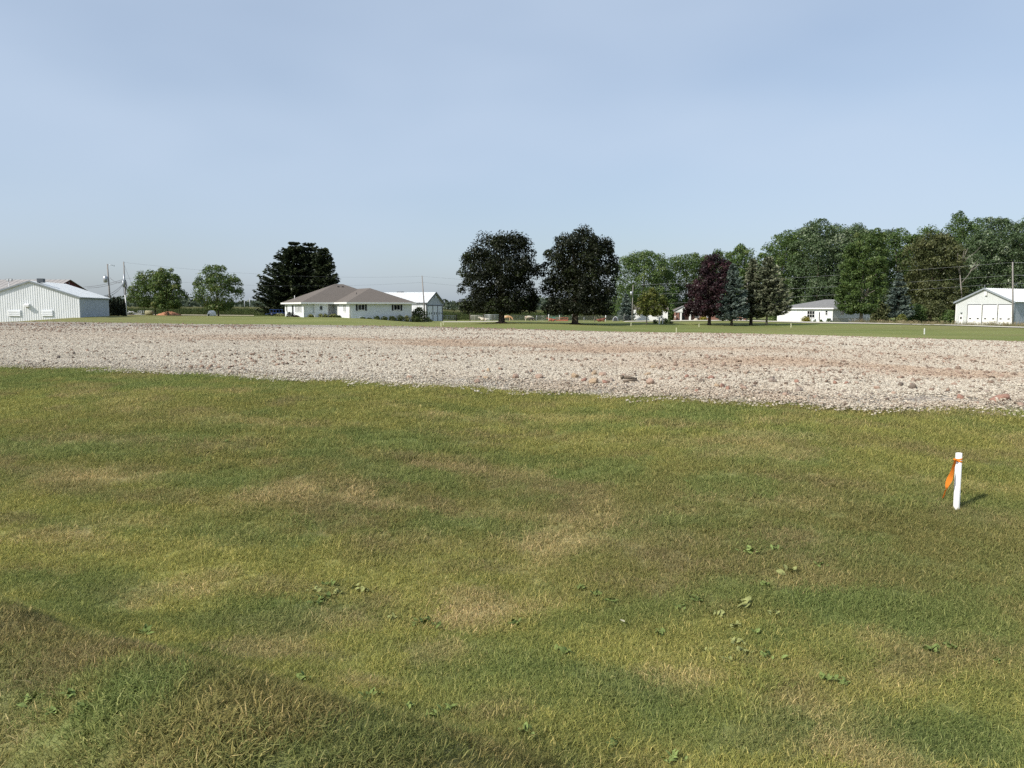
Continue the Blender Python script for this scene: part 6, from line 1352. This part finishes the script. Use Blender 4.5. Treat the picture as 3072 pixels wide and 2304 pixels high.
WEEDS = [(2246,1662,62,0,1,'bright jagged weed with yellow flower bud in the dark grass'),(2319,1652,42,0,1,'pale jagged weed right of the flowering weed'),(2237,1820,70,1,0,'large leaved plantain in the middle of the right hand weed patch'),(2268,1902,40,0,0,'plantain below the large leaved one'),(2303,1978,52,0,0,'lowest plantain of the right hand weed patch'),(2202,1887,46,1,0,None),(2320,1849,44,1,0,None),(2370,1725,62,1,0,'flat pale plantain above the right hand weed patch'),
 (2094,1808,58,2,0,None),(2040,1830,50,2,0,None),(1977,1909,50,2,0,None),(2234,1960,44,1,0,None),(2211,1937,46,1,0,None),(2150,1850,40,1,0,None),(2180,1990,40,1,0,None),(2120,1960,36,1,0,None),(2290,1760,40,2,0,None),
 (940,1775,44,1,0,None),(970,1800,50,2,0,None),(1010,1788,46,1,0,None),(1060,1772,40,1,0,None),(1100,1778,42,1,0,None),(985,1760,40,2,0,None),(955,1812,44,2,0,None),(1180,1862,40,1,0,'single upright pale leaf cluster below the middle weed patch'),(437,1906,70,2,1,'dark tufted weed on the near bank at the left'),(1271,1875,60,2,0,'dark plantain left of the dry straw spot in the middle'),(1310,1885,44,2,0,None),
 (83,2118,70,0,0,'bright clump weed at the lower left edge'),(215,2098,80,0,1,'jagged bright weed right of the lower left clump'),(250,2140,60,0,0,None),(160,2150,56,0,0,None),(903,2049,60,2,0,'low weed at the left of the near bank crest'),(1354,2139,60,2,0,None),(1111,2098,60,2,0,None),(1300,2160,56,2,0,None),(1230,2130,50,0,0,None),(1750,1770,40,2,0,None),(1790,1790,44,2,0,None),(1830,1810,42,2,0,None),(1550,1875,50,2,0,None),(1700,1967,56,2,0,'dark plantain between the straw spots'),
 (2015,2285,70,0,1,'bright grassy weed at the bottom edge'),(1577,2209,60,0,0,None),(1848,2242,56,2,0,None),(2480,2045,56,2,0,'dark plantain left of the green patch at lower right'),(2530,2060,50,2,0,None),(2800,1960,50,2,0,None),(2860,1950,46,2,0,None),(2990,1990,44,2,0,None),(2460,1700,40,2,0,None),(2060,1450,26,2,0,None),(680,1330,24,2,0,None)]
def wzone(px, py):
    if px < 700: return 'low broad leaved weed at the left of the near bank'
    if px < 1200: return 'low broad leaved weed in the middle left patch' if py < 1900 else 'low broad leaved weed on the near bank crest'
    if px < 1900: return 'dark low weed in the grass between the two weed patches' if py < 2000 else 'low broad leaved weed along the bottom of the ditch bank'
    if px < 2420: return 'broad leaved plantain in the right hand weed patch'
    return 'dark low weed in the green grass at the lower right'
for a in WEEDS: weed(*a[:5], a[5] or wzone(a[0], a[1]))
# a fallen pale leaf on the lawn
q = hit(1872, 1886); o = bpy.data.objects.new('fallen_leaf', leaf_mesh(mat('dry_leaf', (0.55, 0.50, 0.33), .8, .1, 20), 0)); link(o); o.location = q + Vector((0, 0, .05)); o.scale = (.055, .05, .03); o.rotation_euler = (.2, .1, 2.0); tag(o, 'single pale dry leaf lying on the near lawn', 'leaf')

# labels that would repeat are told apart by counting from the left
ORD = ['first', 'second', 'third', 'fourth', 'fifth', 'sixth', 'seventh', 'eighth', 'ninth', 'tenth', 'eleventh', 'twelfth', 'thirteenth']
same = {}
for o in C.objects:
    if o.parent is None and 'label' in o: same.setdefault(o['label'], []).append(o)
for lb, lst in same.items():
    if len(lst) > 1:
        lst.sort(key=lambda o: o.location.x / o.location.y)
        for i, o in enumerate(lst): o['label'] = '%s %s, counting from the left' % (ORD[i], lb)
